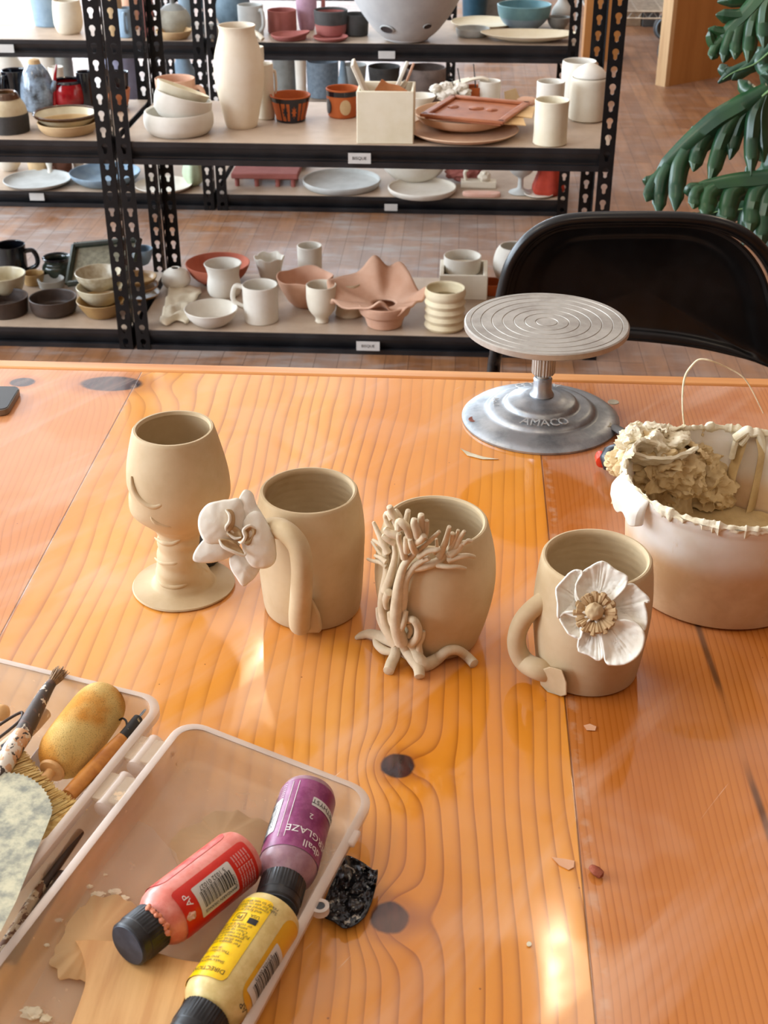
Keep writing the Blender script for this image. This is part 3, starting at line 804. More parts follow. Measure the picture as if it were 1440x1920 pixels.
pot('wavy_bowl', 'pink clay bowl with an uneven wavy rim', 'bowl', 574, 500, 580, F1, sc(52, [(.42, 0), (.66, .25), (.88, .65), (1, 1)]), PINK, fn=wobble(.02, 4, 1, .004, .05))
pot('egg_cup', 'white egg-shaped cup on a small foot', 'cup', 604, 524, 608, F1, [(13, 0), (12, .1), (14, .16), (24, .35), (28, .62), (28, 1)], BISQ)
pot('cup', 'plain beige straight cup behind the ruffled pot', 'cup', 655, 520, 599, F1, [(26, 0), (26, .1), (24, .2), (25, 1)], clay('sand bisque', rgb(208, 190, 160), rgb(194, 174, 142), .8))
fp = pot('flower_pot', 'pink clay flower pot with a collar, under the ruffled dish', 'flower pot', 721, 548, 621, F1, [(32, 0), (37, .35), (39, .5), (45, .56), (50, .85), (51, 1)], PINK, wall=.006)
# ruffled dish resting in the pot
def ruffle():
    c = fp.c+np.array([0, 0, fp.H]); rows = []; n = 120
    for q in range(13):
        s = q/12; row = []
        for i in range(n+1):
            a = 2*PI*i/n; ca, sa = math.cos(a), math.sin(a)
            rx = .105+.055*max(0, -ca)**1.5; ry = .066 if sa < 0 else .095
            rr = (.030+s*(1+.07*math.sin(a*5+1)))
            x = c[0]+(.030*(1-s)+rx*s*(1+.07*math.sin(a*5+1)))*ca; y = c[1]+(.030*(1-s)+ry*s*(1+.07*math.sin(a*6)))*sa
            z = c[2]-.006+.020*s+s**2*(.011*math.sin(a*7+.8)+.010*math.sin(a*4+2.4)+.006*math.sin(a*11))+(.055*s**1.5*max(0, sa) if sa > 0 else .010*s*sa)
            if s > .3: z += .025*s*math.exp(-((a-2.0)/.35)**2)
            row.append((x, y, z))
        rows.append(row)
    m = M(); m.grid(rows); return m, c
m, c = ruffle()
o = m.build('ruffled_dish', clay('ruffled pink clay', rgb(216, 176, 150), rgb(202, 156, 128), .85, 12), org=tuple(c), solid=.005, soff=0, merge=1e-5); tag(o, 'wide ruffled pink clay dish resting on the flower pot', 'dish', GRP)
def rings(i, t):
    pass
rg = [(34, 0)]
for q in range(5): rg += [(37, .06+q*.19), (38.5, .12+q*.19), (34.5, .17+q*.19)]
rg = rg[:-1]+[(37, .98), (37, 1)]
pot('ribbed_cup', 'cream cup with stacked bulging rings', 'cup', 833, 527, 627, F1, rg, clay('warm cream bisque', rgb(230, 216, 184), rgb(214, 196, 156), .75, 14, .05), wall=.006)
P = at_z(868, 562, F1); kk = depth(P)/FPX; w = 90*kk; hh = 44*kk/.94; cc = P+np.array([0, w/2, 0])
t = thing('square_planter', 'square cream clay box planter beneath a round cup', 'planter', cc, GRP); m = M()
for s in (-1, 1):
    m.box(cc+np.array([0, s*(w/2-.006), hh/2]), (w, .012, hh)); m.box(cc+np.array([s*(w/2-.006), 0, hh/2]), (.012, w-.024, hh))
m.box(cc+np.array([0, 0, hh-.03]), (w-.02, w-.02, .008)); m.build('box_body', BISQ, t, bevel=.002)
pot('cup', 'low round white cup sitting in the square planter', 'cup', 866, 468, 520, F1, cyl(34, 35), BISQW, dz=0) if False else None
i_ = solve_pot(866, 472, 524, F1+hh-.03, cyl(34, 35))
pot('cup', 'low round white cup sitting in the square planter', 'cup', 866, 468, 519, F1+hh-.022, cyl(34, 35), BISQW)
pot('round_jar', 'rounded white jar half hidden by the folding chair', 'jar', 962, 452, 545, F1, [(24, 0), (34, .25), (40, .55), (36, .85), (29, 1)], BISQW)
pot('small_dish', 'brown earthenware dish right of the square planter', 'dish', 920, 520, 556, F1, cyl(22, 24), ORNG)

# ---- front unit, left bay, bottom board
GRP = 'glazed pots on the bottom shelf of the left bay'
pot('mug', 'glossy black mug with a right handle', 'mug', 28, 449, 527, F1, cyl(27, 28), BLACKG, handle=dict(ang=0, out=20, rad=4.5, t0=.2, t1=.8))
pot('small_jar', 'small dark green jar behind the leaning tray', 'jar', 112, 473, 528, F1, [(22, 0), (29, .3), (28, .6), (23, .8), (26, 1)], GREEND, extra=lambda i, t: rimband(i, t, BLACKG))
pot('small_bowl', 'small brown bowl between the black mug and green jar', 'bowl', 66, 505, 538, F1, cyl(18, 20), TANG)
pot('small_bowl', 'small pale grey bowl in front of the green jar', 'bowl', 98, 514, 545, F1, cyl(22, 25), GREYW)
q1 = pot('bowl', 'brown stoneware bowl under the white bowl at the left edge', 'bowl', 14, 540, 600, F1, cyl(40, 44), BROWN)
pot('bowl', 'white glazed bowl nested in the brown bowl at left edge', 'bowl', 14, 512, 570, F1, [(26, 0), (34, .3), (41, 1)], CREAMG, dz=.02)
pot('bowl', 'dark brown stoneware bowl near the shelf front', 'bowl', 104, 541, 598, F1, [(36, 0), (42, .3), (44, 1)], BROWN)
w1 = pot('bowl', 'ochre glazed bowl at the bottom of the stack by the post', 'bowl', 194, 545, 600, F1, [(28, 0), (38, .5), (46, 1)], TANG)
w2 = pot('bowl', 'pale grey glazed bowl in the middle of the stack by the post', 'bowl', 193, 534, 588, F1, [(26, 0), (38, .5), (44, 1)], CREAMG, dz=.02)
pot('bowl', 'mottled cream bowl topping the stack by the post', 'bowl', 192, 520, 574, F1, [(26, 0), (38, .5), (44, 1)], clay('mottled cream glaze', rgb(206, 196, 172), rgb(170, 150, 116), .35, 50, 0, .5), dz=.04)
# leaning tray
Pt = at_z(190, 545, F1)
Q = [(140, 462), (262, 450), (246, 520), (128, 534)]
YY = [float(Pt[1])+.10, float(Pt[1])+.10, float(Pt[1])-.0, float(Pt[1])-.0]
Q = [at_y(x, y, Yq) for (x, y), Yq in zip(Q, YY)]
o_ = sum(Q)/4; t = thing('slab_platter', 'grey rectangular platter with black rope rim leaning back', 'platter', o_, GRP)
Nn = np.cross(Q[1]-Q[0], Q[3]-Q[0]); Nn = Nn/np.linalg.norm(Nn)
if Nn[1] > 0: Nn = -Nn
M().add([tuple(q) for q in Q]+[tuple(q-Nn*.008) for q in Q], [(0, 1, 2, 3), (7, 6, 5, 4), (0, 4, 5, 1), (1, 5, 6, 2), (2, 6, 7, 3), (3, 7, 4, 0)]).build('platter_floor', clay('mottled grey glaze', rgb(150, 144, 120), rgb(112, 106, 88), .4, 60, .1, .5), t)
m = M()
for a, b in ((0, 1), (1, 2), (2, 3), (3, 0)): m.tube([Q[a]+Nn*.004, (Q[a]+Q[b])/2+Nn*.004, Q[b]+Nn*.004], .0095, 8, 8)
m.build('rope_rim', GREEND, t)
GRP = 'plates stacked on the bottom shelf behind the posts'
for n_, (dz, r, lb, mt) in enumerate(((0, 40, 'brown plate lowest in the stack behind the posts', TANG), (.022, 38, 'tan plate in the middle of the stack behind the posts', clay('toast glaze', rgb(180, 140, 92), rgb(150, 112, 70), .4)), (.044, 36, 'brown rimmed plate at the top of the stack behind the posts', TANG))):
    pot('plate', lb, 'plate', 262, 534, 566, F1, sc(r, PLATE), mt, dz=dz)
pot('bowl', 'pale blue bowl on the plate stack behind the posts', 'bowl', 270, 490, 530, F1, sc(22, BOWL), GREYB, dz=.05)

# ---- front unit, left bay, upper board
GRP = 'glazed pots on the upper shelf of the left bay'
def jarx(i, t):
    band(i, t, 0.0, .48, GREYD, 'dark_glaze_band', wav=.002); rimband(i, t, BROWNG); band(i, t, .86, .99, BROWNG, 'brown_glaze_band')
pot('banded_jar', 'cream jar with dark base and brown rim at the left edge', 'jar', 20, 168, 254, F2, [(36, 0), (37, .35), (34, .65), (26, .85), (21, 1)], clay('cream stoneware', rgb(206, 190, 158), rgb(188, 170, 136), .5, 30, .1), extra=jarx)
def tea(i, t):
    H = i.H; r = i.prof(.5)*i.k
    M().lathe([(0, .014), (i.prof(1)*i.k*.8, .010), (i.prof(1)*i.k, 0), (0, -.002)], (i.c[0], i.c[1], i.c[2]+H), 32).build('lid', BEIGE, t)
    a = i.c+np.array([r*.8, 0, H*.35])
    M().tube([a, a+np.array([.012, -.015, .018]), a+np.array([.022, -.03, .038])], [.012, .008, .005], 10, 5).build('spout', MARB, t)
pot('teapot', 'marbled blue and brown glazed teapot beside the black mug', 'teapot', 76, 116, 212, F2, [(27, 0), (32, .2), (31, .5), (24, .8), (12, 1)], MARB, extra=tea)
pot('mug', 'glossy black mug behind the marbled teapot', 'mug', 36, 126, 207, F2, cyl(22, 24), BLACKG, handle=dict(ang=-120, out=10, rad=4))
pot('saucer_bowl', 'brown glazed bowl at the left edge above the banded jar', 'bowl', -14, 134, 208, F2, sc(24, BOWL), BROWNG)
def redx(i, t): rimband(i, t, BLACKG); band(i, t, 0, .22, BLACKG, 'black_foot_band')
pot('bowl', 'red glazed bowl with black rim and foot', 'bowl', 134, 144, 208, F2, [(24, 0), (32, .3), (32, .7), (28, 1)], REDG, extra=redx)
pot('plate', 'flat cream saucer under the brown-rimmed bowl', 'plate', 130, 214, 258, F2, sc(56, [(.8, 0), (.95, .5), (1, 1)]), BEIGE)
def platx(i, t): rimband(i, t, BROWNG, 'brown_rim'); band(i, t, .8, .99, BROWNG, 'brown_band')
pot('shallow_bowl', 'shallow cream bowl with a brown rim near the shelf front', 'bowl', 127, 200, 247, F2, sc(60, [(.45, 0), (.75, .35), (.93, .75), (1, 1)]), CREAMG, extra=platx, dz=.004)
pot('mug', 'black glazed cup seen behind the upright posts', 'cup', 225, 130, 206, F2, cyl(16, 22), BLACKG)
pot('bowl', 'brown bowl seen between posts right of the black cup', 'bowl', 222, 160, 210, F2, sc(26, BOWL), ORNGG)
pot('mug', 'dark glazed cup left of the paired posts', 'cup', 166, 131, 206, F2, cyl(14, 16), BLACKG)
pot('vase', 'dark marbled bulb vase under the teapot lip', 'vase', 96, 180, 215, F2, [(18, 0), (24, .4), (20, 1)], GREEND) if False else None
P = at_y(106, 150, 3.5); o = M().tube([at_y(103, 200, 3.52), at_y(103, 150, 3.52), at_y(106, 121, 3.52)], [.006, .005, .002], 8, 4).build('pointed_tool', REDG, org=tuple(at_y(103, 150, 3.52))); tag(o, 'slim dark red pointed tool standing beside the marbled teapot', 'tool')

# ---- second row, bottom board
GRP = 'plates and dishes on the lower shelf of the second row'
def plate(lb, cx, yt, yb, r, mat=BISQ, z=B1, prof=PLATE, name='plate', cat='plate', **k): return pot(name, lb, cat, cx, yt, yb, z, sc(r, prof), mat, **k)
plate('round white plate above the left paper tag', 73, 318, 357, 63, GREYW)
plate('wide bluish white dish crossing behind the front posts', 200, 304, 354, 66, GREYB)
plate('small white plate left of the pale green vase', 308, 330, 364, 54, BISQW)
pot('vase', 'pale green vase beside the small white plate', 'vase', 364, 302, 350, B1, [(10, 0), (18, .3), (20, .6), (16, 1)], GREENW, fn=wobble(.1, 3))
pot('bowl', 'white bowl partly hidden at upper left under the shelf rail', 'bowl', 20, 288, 322, B1, sc(24, BOWL), BISQW)
pot('jar', 'tan jar behind the round white plate', 'jar', 76, 280, 328, B1, cyl(20, 22), BEIGE)
pot('jar', 'brown jar behind the wide bluish dish', 'jar', 116, 282, 326, B1, cyl(20, 22), clay('rust brown', rgb(134, 92, 74), rgb(112, 74, 58), .7))
pot('cup', 'white stemmed cup between the tan and brown jars', 'cup', 95, 284, 330, B1, [(6, 0), (4, .3), (8, .7), (12, 1)], BISQW)
pot('cup', 'small bluish white cup above the wide dish', 'cup', 148, 284, 318, B1, cyl(9, 11), BISQW)
P = at_z(496, 352, B1); kk = depth(P)/FPX
t = thing('footed_tray', 'red terracotta tray raised on small clay feet', 'tray', P, GRP)
M().box(P+np.array([0, .07, .038]), (126*kk, .13, .020)).build('tray_top', TERRAP, t, bevel=.004)
for a in (-.10, -.03, .045, .10):
    for b in (.02, .11): M().lathe([(0, 0), (.008, 0), (.009, .028), (0, .028)], P+np.array([a, b, 0]), 12).build('foot', TERRAP, t)
plate('big round grey-white tray in the middle of the second row', 641, 316, 367, 73, GREYW, prof=[(.92, 0), (.97, .3), (1, .7), (1, 1)], name='round_tray', cat='tray', wall=.006)
plate('round white tray right of the larger grey one', 791, 332, 377, 64, BISQW, prof=[(.92, 0), (.97, .3), (1, .7), (1, 1)], name='round_tray', cat='tray', wall=.006)
pot('bowl', 'large white bowl behind the two round trays', 'bowl', 776, 285, 344, B1, sc(62, BOWL), BISQW)
pot('bowl', 'white bowl behind the red footed tray, under the rail', 'bowl', 520, 282, 318, B1, sc(62, BOWL), GREYW)
P = at_z(885, 362, B1); o = M().blob(P+np.array([0, .03, .03]), .06, 4, .5, 2.2, 3, (1, .5, .55), True).build('clay_wrap', TERRAP, org=tuple(P+np.array([-.03, .12, 0])))
for v in o.data.vertices: v.co.y += .10; v.co.x -= .03; v.co.z += .01
tag(o, 'crumpled reddish clay lump behind the white fragments', 'clay lump', GRP)
m = M(); P = at_z(897, 353, B1); kk = depth(P)/FPX
m.box(P+np.array([0, .02, .012]), (66*kk, .05, .022)); m.tube([P+np.array([-.045, .02, .02]), P+np.array([-.05, .02, .05]), P+np.array([-.04, .02, .06])], .006, 8, 4); m.blob(P+np.array([.02, .02, .035]), .022, 3, .3, 2, 5)
o = m.build('clay_fragment', BISQ, org=tuple(P), bevel=.002); tag(o, 'white clay fragments with a hooked piece', 'clay fragment', GRP)
P = at_z(903, 371, B1); m = M(); m.prism([(35*kk*math.copysign(abs(math.cos(a))**.5, math.cos(a)), .022*math.copysign(abs(math.sin(a))**.7, math.sin(a))+.022) for a in np.linspace(0, 2*PI, 28, endpoint=False)], 0, .014, lambda x, y, z: (P[0]+x, P[1]+y, P[2]+z))
o = m.build('soap_dish', clay('blush clay', rgb(220, 170, 150), rgb(228, 190, 172), .8), org=tuple(P), bevel=.003); tag(o, 'flat oval pinkish dish at the shelf front', 'dish', GRP)
pot('goblet', 'grey-white stemmed goblet near the right end of the lower shelf', 'goblet', 975, 284, 368, B1, [(22, 0), (20, .05), (7, .12), (5, .3), (6, .42), (16, .52), (26, .7), (29, 1)], GREYW)
pot('small_plate', 'small white plate tucked under the red bell-shaped piece', 'plate', 1010, 354, 372, B1, sc(28, PLATE), BISQW)
def folds(x, y, z, a): q = 1+.07*math.sin(a*5+1); return x*q, y*q, z
pot('bell_form', 'red clay bell-shaped form beside the right post', 'bell', 1026, 288, 369, B1, [(28, 0), (30, .12), (24, .4), (16, .75), (10, 1)], clay('red clay', rgb(178, 64, 44), rgb(150, 50, 34), .75), fn=folds, solidtop=True)

# ---- second row, upper board
GRP = 'pots on the upper shelf of the second row'
pot('cup', 'grey-blue cup near the top left corner', 'cup', 97, -22, 52, B2, cyl(30, 34), GREYB)
pot('cup', 'rounded off-white cup at the top left, left of the posts', 'cup', 131, -4, 66, B2, [(20, 0), (26, .25), (27, .6), (25, 1)], BISQ)
pot('jar', 'brown cylinder seen just right of the paired front posts', 'jar', 216, -10, 70, B2, cyl(18, 18), BEIGE)
pot('cup', 'pale blue and white mug between the posts', 'mug', 240, 12, 72, B2, cyl(15, 17), GREYB, handle=dict(ang=-90, out=8, rad=3))
pot('pitcher', 'pink pitcher at the top between the posts', 'pitcher', 249, -60, 56, B2, [(12, 0), (18, .4), (14, 1)], PINK)
pot('jar', 'pinkish jar between the rear posts', 'jar', 277, -10, 70, B2, cyl(14, 14), TERRAP)
pot('saucer', 'thin tan saucer beneath the grey lidded jar', 'plate', 327, 50, 76, B2, sc(34, PLATE), BEIGE)
def jl(i, t):
    r = i.prof(1)*i.k
    M().lathe([(0, .04), (.008, .036), (.007, .02), (r*.6, .014), (r*.98, 0), (0, -.004)], (i.c[0], i.c[1], i.c[2]+i.H), 32).build('lid', GREYG, t)
pot('lidded_jar', 'grey lidded jar with a bulging seam, upper left of tall vase', 'jar', 328, 17, 68, B2, [(26, 0), (31, .3), (32, .6), (28, .85), (24, 1)], clay('warm grey slip', rgb(170, 166, 152), rgb(148, 144, 130), .7), extra=jl, dz=.006)
pot('cup', 'pale blue cup behind the grey lidded jar', 'cup', 352, -40, 50, B2, cyl(14, 15), GREYB)
pot('cup', 'whitish small cup between the second-row posts and tall vase', 'cup', 404, 44, 74, B2, cyl(13, 14), GREYW)
pot('vase', 'grey-blue rounded vase above the tall cream vase', 'vase', 440, -26, 60, B2, [(22, 0), (34, .4), (28, .8), (20, 1)], clay('slate blue glaze', rgb(108, 128, 140), rgb(84, 102, 114), .6))
pot('mug', 'pale grey straight mug right of the blue-grey vase', 'mug', 472, 5, 72, B2, cyl(23, 24), GREYW, handle=dict(ang=-40, out=9, rad=3.5))
P = at_z(486, 76, B2); o = M().tube([P+np.array([-.02, .0, .03]), P+np.array([.0, -.01, .02]), P+np.array([.015, -.02, .008])], [.006, .008, .008], 8, 4).build('clay_roll', BISQ, org=tuple(P)); tag(o, 'small white clay roll at the edge behind the tall vase', 'clay roll', GRP)
pot('cup', 'plain rose-red straight cup on the upper second-row shelf', 'cup', 530, 14, 66, B2, cyl(27, 27), TERRAP)
pot('ladle_dish', 'pink spoon-rest dish with an upturned side', 'dish', 541, 58, 79, B2, sc(33, PLATE), TERRAP, fn=lambda x, y, z, a: (x*(1+.25*max(0, math.cos(a))**3), y, z+(.01*max(0, math.cos(a))**2 if z > .005 else 0)))
pot('pitcher', 'lilac pink jug leaning beside the grey and rose pot', 'jug', 576, -40, 58, B2, [(14, 0), (18, .3), (19, .6), (15, 1)], clay('lilac slip', rgb(196, 160, 178), rgb(172, 136, 154), .6), handle=dict(ang=0, out=14, rad=4, mat=TERRAP))
pot('saucer', 'rose saucer beneath the grey-topped pot', 'plate', 620, 62, 80, B2, sc(33, PLATE), TERRAP)
pot('planter', 'rose planter dipped in dark grey glaze around its rim', 'planter', 621, 16, 73, B2, [(26, 0), (29, .3), (31, 1)], TERRAP, extra=lambda i, t: (band(i, t, .48, 1.0, GREYD, 'grey_glaze_band', wav=.003), rimband(i, t, GREYD)), dz=.004)
pot('cup', 'dark grey low pot beside the big holed bowl', 'pot', 668, 22, 70, B2, cyl(22, 24), GREYD)
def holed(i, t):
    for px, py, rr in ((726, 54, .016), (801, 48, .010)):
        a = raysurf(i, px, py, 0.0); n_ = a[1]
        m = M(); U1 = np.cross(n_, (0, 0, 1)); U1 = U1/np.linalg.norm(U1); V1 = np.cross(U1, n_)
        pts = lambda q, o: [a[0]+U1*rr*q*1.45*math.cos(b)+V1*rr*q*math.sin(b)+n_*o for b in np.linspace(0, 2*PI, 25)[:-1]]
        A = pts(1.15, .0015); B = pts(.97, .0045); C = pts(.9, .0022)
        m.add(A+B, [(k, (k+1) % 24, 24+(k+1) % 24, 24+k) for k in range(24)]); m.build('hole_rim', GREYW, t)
        m = M(); m.add(B+C+[a[0]+n_*.0022], [(k, (k+1) % 24, 24+(k+1) % 24, 24+k) for k in range(24)]+[(48, 24+k, 24+(k+1) % 24) for k in range(24)]); m.build('hole_shade', plain('shaded hole', rgb(60, 50, 48), .9), t)  # dark disc painted as the hole's inner shade; the wall is uncut
    rimin = i.prof(1)*i.k
    M().lathe([(0, .014), (i.prof(.1)*i.k*.7, .016)]+[(i.prof(q)*i.k-.0075, i.H*q) for q in (.25, .4, .6, .8, .95)]+[(rimin-.0075, i.H+.001)], i.c, 48).build('lining', PINK, t)
def raysurf(i, px, py, off):
    r = ray(px, py); r = r/np.linalg.norm(r); p = CAM.copy()
    d0 = np.linalg.norm(i.c-CAM)-.35; best = (1e9, None)
    for s in range(2800):
        p = CAM+r*(d0+s*.00025)
        z = p[2]; dx, dy = p[0]-i.c[0], p[1]-i.c[1]; q = math.hypot(dx, dy)-(i.r(z)+off)
        if q < best[0]: best = (q, p.copy())
        if q <= 0: break
    p = best[1]; dx, dy = p[0]-i.c[0], p[1]-i.c[1]; L = math.hypot(dx, dy)
    sl = (i.r(p[2]+.002)-i.r(p[2]-.002))/.004
    n = np.array([dx/L, dy/L, -sl]); n = n/np.linalg.norm(n)
    return p, n
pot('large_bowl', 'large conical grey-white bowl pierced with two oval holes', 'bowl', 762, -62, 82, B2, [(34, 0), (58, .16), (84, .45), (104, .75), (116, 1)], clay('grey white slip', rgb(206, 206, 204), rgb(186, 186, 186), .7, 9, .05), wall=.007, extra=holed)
pot('dish', 'low grey dish right of the big holed bowl', 'dish', 886, 47, 72, B2, sc(32, DISH), GREYW)
pot('bowl', 'pale blue glazed bowl at the upper right', 'bowl', 981, 0, 58, B2, [(26, 0), (40, .3), (47, .6), (50, 1)], GREYB, extra=lambda i, t: (band(i, t, .5, .99, BLUEG, 'blue_glaze_band'), rimband(i, t, BLUEG), M().lathe([(0, .02), (i.prof(.2)*i.k-.006, .022)]+[(i.prof(q)*i.k-.0055, i.H*q) for q in (.4, .6, .8, .98)], i.c, 40).build('blue_lining', BLUEG, t)))
pot('platter', 'long cream boat-shaped platter along the shelf edge', 'platter', 990, 52, 81, B2, sc(60, [(.45, 0), (.8, .5), (1, 1)]), BISQY, fn=lambda x, y, z, a: (x*1.5, y*.8, z+.3*x*x))
pot('jar', 'greyish small jar at the right end beside the post', 'jar', 1052, -14, 48, B2, [(12, 0), (20, .4), (8, .8), (10, 1)], GREYW)
pot('bowl', 'dull grey bowl at the right end of the upper second-row shelf', 'bowl', 1046, 28, 56, B2, sc(22, BOWL), GREYG)
pot('plate', 'cream plate behind the low grey dish and blue bowl', 'plate', 905, 30, 56, B2, sc(60, PLATE), BISQY)

# ---- third row, bottom board
GRP = 'grey pots on the lowest shelf of the third row'
Z3 = B1
pot('tall_vase', 'grey straight vase in the third row right of the white cup', 'vase', 536, 60, 184, Z3, cyl(22, 24), GREYG)
pot('cup', 'white flared cup in the third row beside the tall cream vase', 'cup', 566, 80, 204, Z3, cyl(9, 11), BISQW)
pot('mug', 'blue-grey straight pot in the third row', 'pot', 606, 108, 186, Z3, cyl(29, 30), clay('speckled blue grey', rgb(138, 152, 164), rgb(112, 124, 136), .6, 60))
pot('cone_form', 'pointed bluish white cone beside the blue-grey pot', 'cone', 644, 104, 196, Z3, [(14, 0), (10, .4), (3, 1)], GREYB, solidtop=True)
pot('bowl', 'dark bowl in the third row behind the slab box', 'bowl', 720, 118, 196, Z3, sc(30, BOWL), GREYD)
pot('bowl', 'pale bowl in the third row left of the dark bowl', 'bowl', 664, 116, 186, Z3, sc(24, BOWL), GREYW)
pot('pot', 'big brown-grey pot in the third row near the rear post', 'pot', 796, 118, 196, Z3, [(36, 0), (44, .4), (44, .8), (38, 1)], clay('umber stoneware', rgb(126, 110, 102), rgb(100, 88, 82), .6))
pot('vase', 'bluish spouted bottle in the third row behind the pink mug', 'vase', 348, 100, 188, Z3, [(22, 0), (25, .4), (14, .85), (12, 1)], GREYB)
pot('teapot', 'off-white lidded teapot in the third row at the left edge', 'teapot', 20, 96, 190, Z3, [(26, 0), (34, .4), (28, .8), (10, 1)], BISQW)
pot('tall_vase', 'white cylinder in the third row left of the posts', 'vase', 94, 80, 188, Z3, cyl(22, 22), BISQW)
pot('tall_vase', 'grey-brown cylinder in the third row left of the posts', 'vase', 128, 84, 188, Z3, cyl(16, 16), GREYG)
pot('bowl', 'small white bowl upside of a pair, left of the posts', 'bowl', 114, 122, 208, Z3, sc(14, BOWL), BISQW)
pot('tall_vase', 'pale violet grey canister between the posts', 'canister', 232, 86, 190, Z3, cyl(30, 30), clay('violet grey', rgb(150, 150, 172), rgb(130, 130, 152), .6))
# ============================================================ BEYOND THE SHELVES
t = thing('wire_rack', 'low chrome wire shelf unit far behind, right of the shelving', 'wire rack', (1.35, 7.6, 0))
zr = float(at_y(1200, 32, 7.4)[2]); xa = float(at_y(1100, 30, 7.4)[0]); xb = float(at_y(1262, 30, 7.4)[0])+.35
m = M()
for k_ in range(15): yy = 7.4+k_*.038; m.tube([(xa, yy, zr+.03), (xb, yy, zr+.03)], .0028, 5, 1)
for k_ in range(7): xx = xa+(xb-xa)*k_/6; m.tube([(xx, 7.4, zr+.026), (xx, 7.95, zr+.026)], .004, 5, 1)
m.build('wire_deck', WIRE, t)
for yy in (7.39, 7.96):
    m = M(); m.tube([(xa, yy, zr+.03), (xb, yy, zr+.03)], .005, 6, 1); m.tube([(xa, yy, zr-.005), (xb, yy, zr-.005)], .005, 6, 1)
    N_ = 30
    m.tube([(xa+(xb-xa)*q/N_, yy, zr+.03 if q % 2 else zr-.005) for q in range(N_+1)], .003, 5, 1)
    m.build('truss', WIRE, t)
for xx in (xa, xb):
    for yy in (7.39, 7.96): M().tube([(xx, yy, 0), (xx, yy, 1.4)], .0125, 10, 1).build('post', WIRE, t)
def wheel(lb, px, py, r, rot=0):
    c = at_z(px, py, 0.0)+np.array([0, 0, r])
    t = thing('spare_wheel', lb, 'wheel', c)
    mm = M(); mm.lathe([(0, -.03), (r*.8, -.03), (r*.95, -.02), (r, 0), (r*.95, .02), (r*.8, .03), (r*.72, .02), (0, .015)], n=36)
    Rm = Matrix.Rotation(R(90), 4, 'X')
    mm.v = [tuple(Vector(c)+Rm @ Vector(v)) for v in mm.v]
    mm.build('tyre', GREYD, t)
    mm = M(); mm.lathe([(r*.70, .022), (r*.82, .034), (r*.86, .022)], n=36); mm.v = [tuple(Vector(c)+Matrix.Rotation(R(90), 4, 'X') @ Vector(v)) for v in mm.v]
    mm.build('rim', GREYB, t)
wheel('dark round wheel under the wire rack, partly hidden by plywood', 1246, 76, .07)
wheel('pale-rimmed wheel leaning against the plywood panel edge', 1262, 130, .09)
for lb, x0, x1, py, h, mt in (('dark box on the floor beneath the wire rack', 1205, 1235, 52, .2, GREYD), ('pale cardboard box on the floor beneath the wire rack', 1165, 1202, 50, .14, clay('cardboard', rgb(150, 128, 104), rgb(132, 110, 88), .8))):
    A = at_z(x0, py, 0); B = at_z(x1, py, 0); o = M().box(((A[0]+B[0])/2, A[1]+.15, h/2), (B[0]-A[0], .25, h)).build('storage_box', mt, org=((A[0]+B[0])/2, A[1]+.15, 0), bevel=.003); tag(o, lb, 'box')
A = at_z(1253, 162, 0); B = at_z(1436, 128, 0); X_ = B-A; X_ = X_/np.linalg.norm(X_); Yv = np.array([-X_[1], X_[0], 0])
t = thing('plywood_cabinet', 'tan plywood cabinet side standing on the floor behind the leafy plant', 'cabinet', A)
M().box(A+X_*.45+Yv*.03+np.array([0, 0, .45]), (.9, .06, .9), X_, Yv).build('panel', PLY, t, smooth=False)
M().box(A+X_*-.012+Yv*.03+np.array([0, 0, .45]), (.028, .062, .9), X_, Yv).build('edge_band', PLYE, t, smooth=False)
A = at_z(1092, 112, 0); B = at_z(1128, 112, 0)
o = M().box(((A[0]+B[0])/2+.05, A[1]+.06, .4), (B[0]-A[0]+.1, .12, .8)).build('plywood_crate', PLY, org=((A[0]+B[0])/2, A[1]+.06, 0), smooth=False); tag(o, 'narrow tan plywood crate seen between the right-hand posts', 'crate')
c = at_z(888, 72, 0); o = M().lathe([(0, 0), (.06, 0), (.075, .3), (.07, .3), (.055, .01), (0, .01)], c, 32).build('plastic_bin', TEAL, org=tuple(c)); tag(o, 'dark teal plastic bin on the floor behind the blue bowl', 'bin')
c = at_z(925, 70, 0); o = M().box(c+np.array([0, .1, .15]), (.12, .1, .3)).build('ribbed_canister', GREYG, org=tuple(c)); tag(o, 'ribbed grey box beside the dark teal bin', 'box')

# ============================================================ FOLDING CHAIR
YC = 1.9
t = thing('folding_chair', 'black metal folding chair tucked behind the far side of the table', 'chair', (0.26, 1.85, 0))
fx = lambda px, py, dy=0: at_y(px, py, YC+dy)
frame = [(924, 720), (930, 660), (936, 600), (944, 545), (960, 492), (990, 450), (1030, 424), (1080, 412), (1180, 409), (1290, 411), (1360, 424), (1410, 452), (1446, 498), (1466, 560), (1478, 640), (1486, 720)]
P = [fx(*p) for p in frame]
low = lambda p, z, Y: np.array([p[0], Y, z])
M().tube([low(P[0], .012, 1.66), low(P[0], .3, 1.80)]+P+[low(P[-1], .3, 1.80), low(P[-1], .012, 1.66)], .0105, 14, 6).build('back_frame', CHAIRM, t)
pout = [(944, 640), (944, 590), (953, 530), (975, 478), (1012, 442), (1062, 423), (1180, 418), (1292, 420), (1352, 434), (1400, 466), (1434, 516), (1452, 580), (1464, 640), (1468, 694), (1400, 674), (1300, 652), (1170, 638), (1050, 634)]
pc = catmull(pout, 5, True)
ctr = np.array([1205, 540.])
def hfun(u, q, p):
    d = .018*(1-q*q)              # the sheet bows away from the table
    e = .0045*(1/(1+math.exp(-(q-.80)*60)))
    l = .006 if q > .97 else 0
    return d - e - l
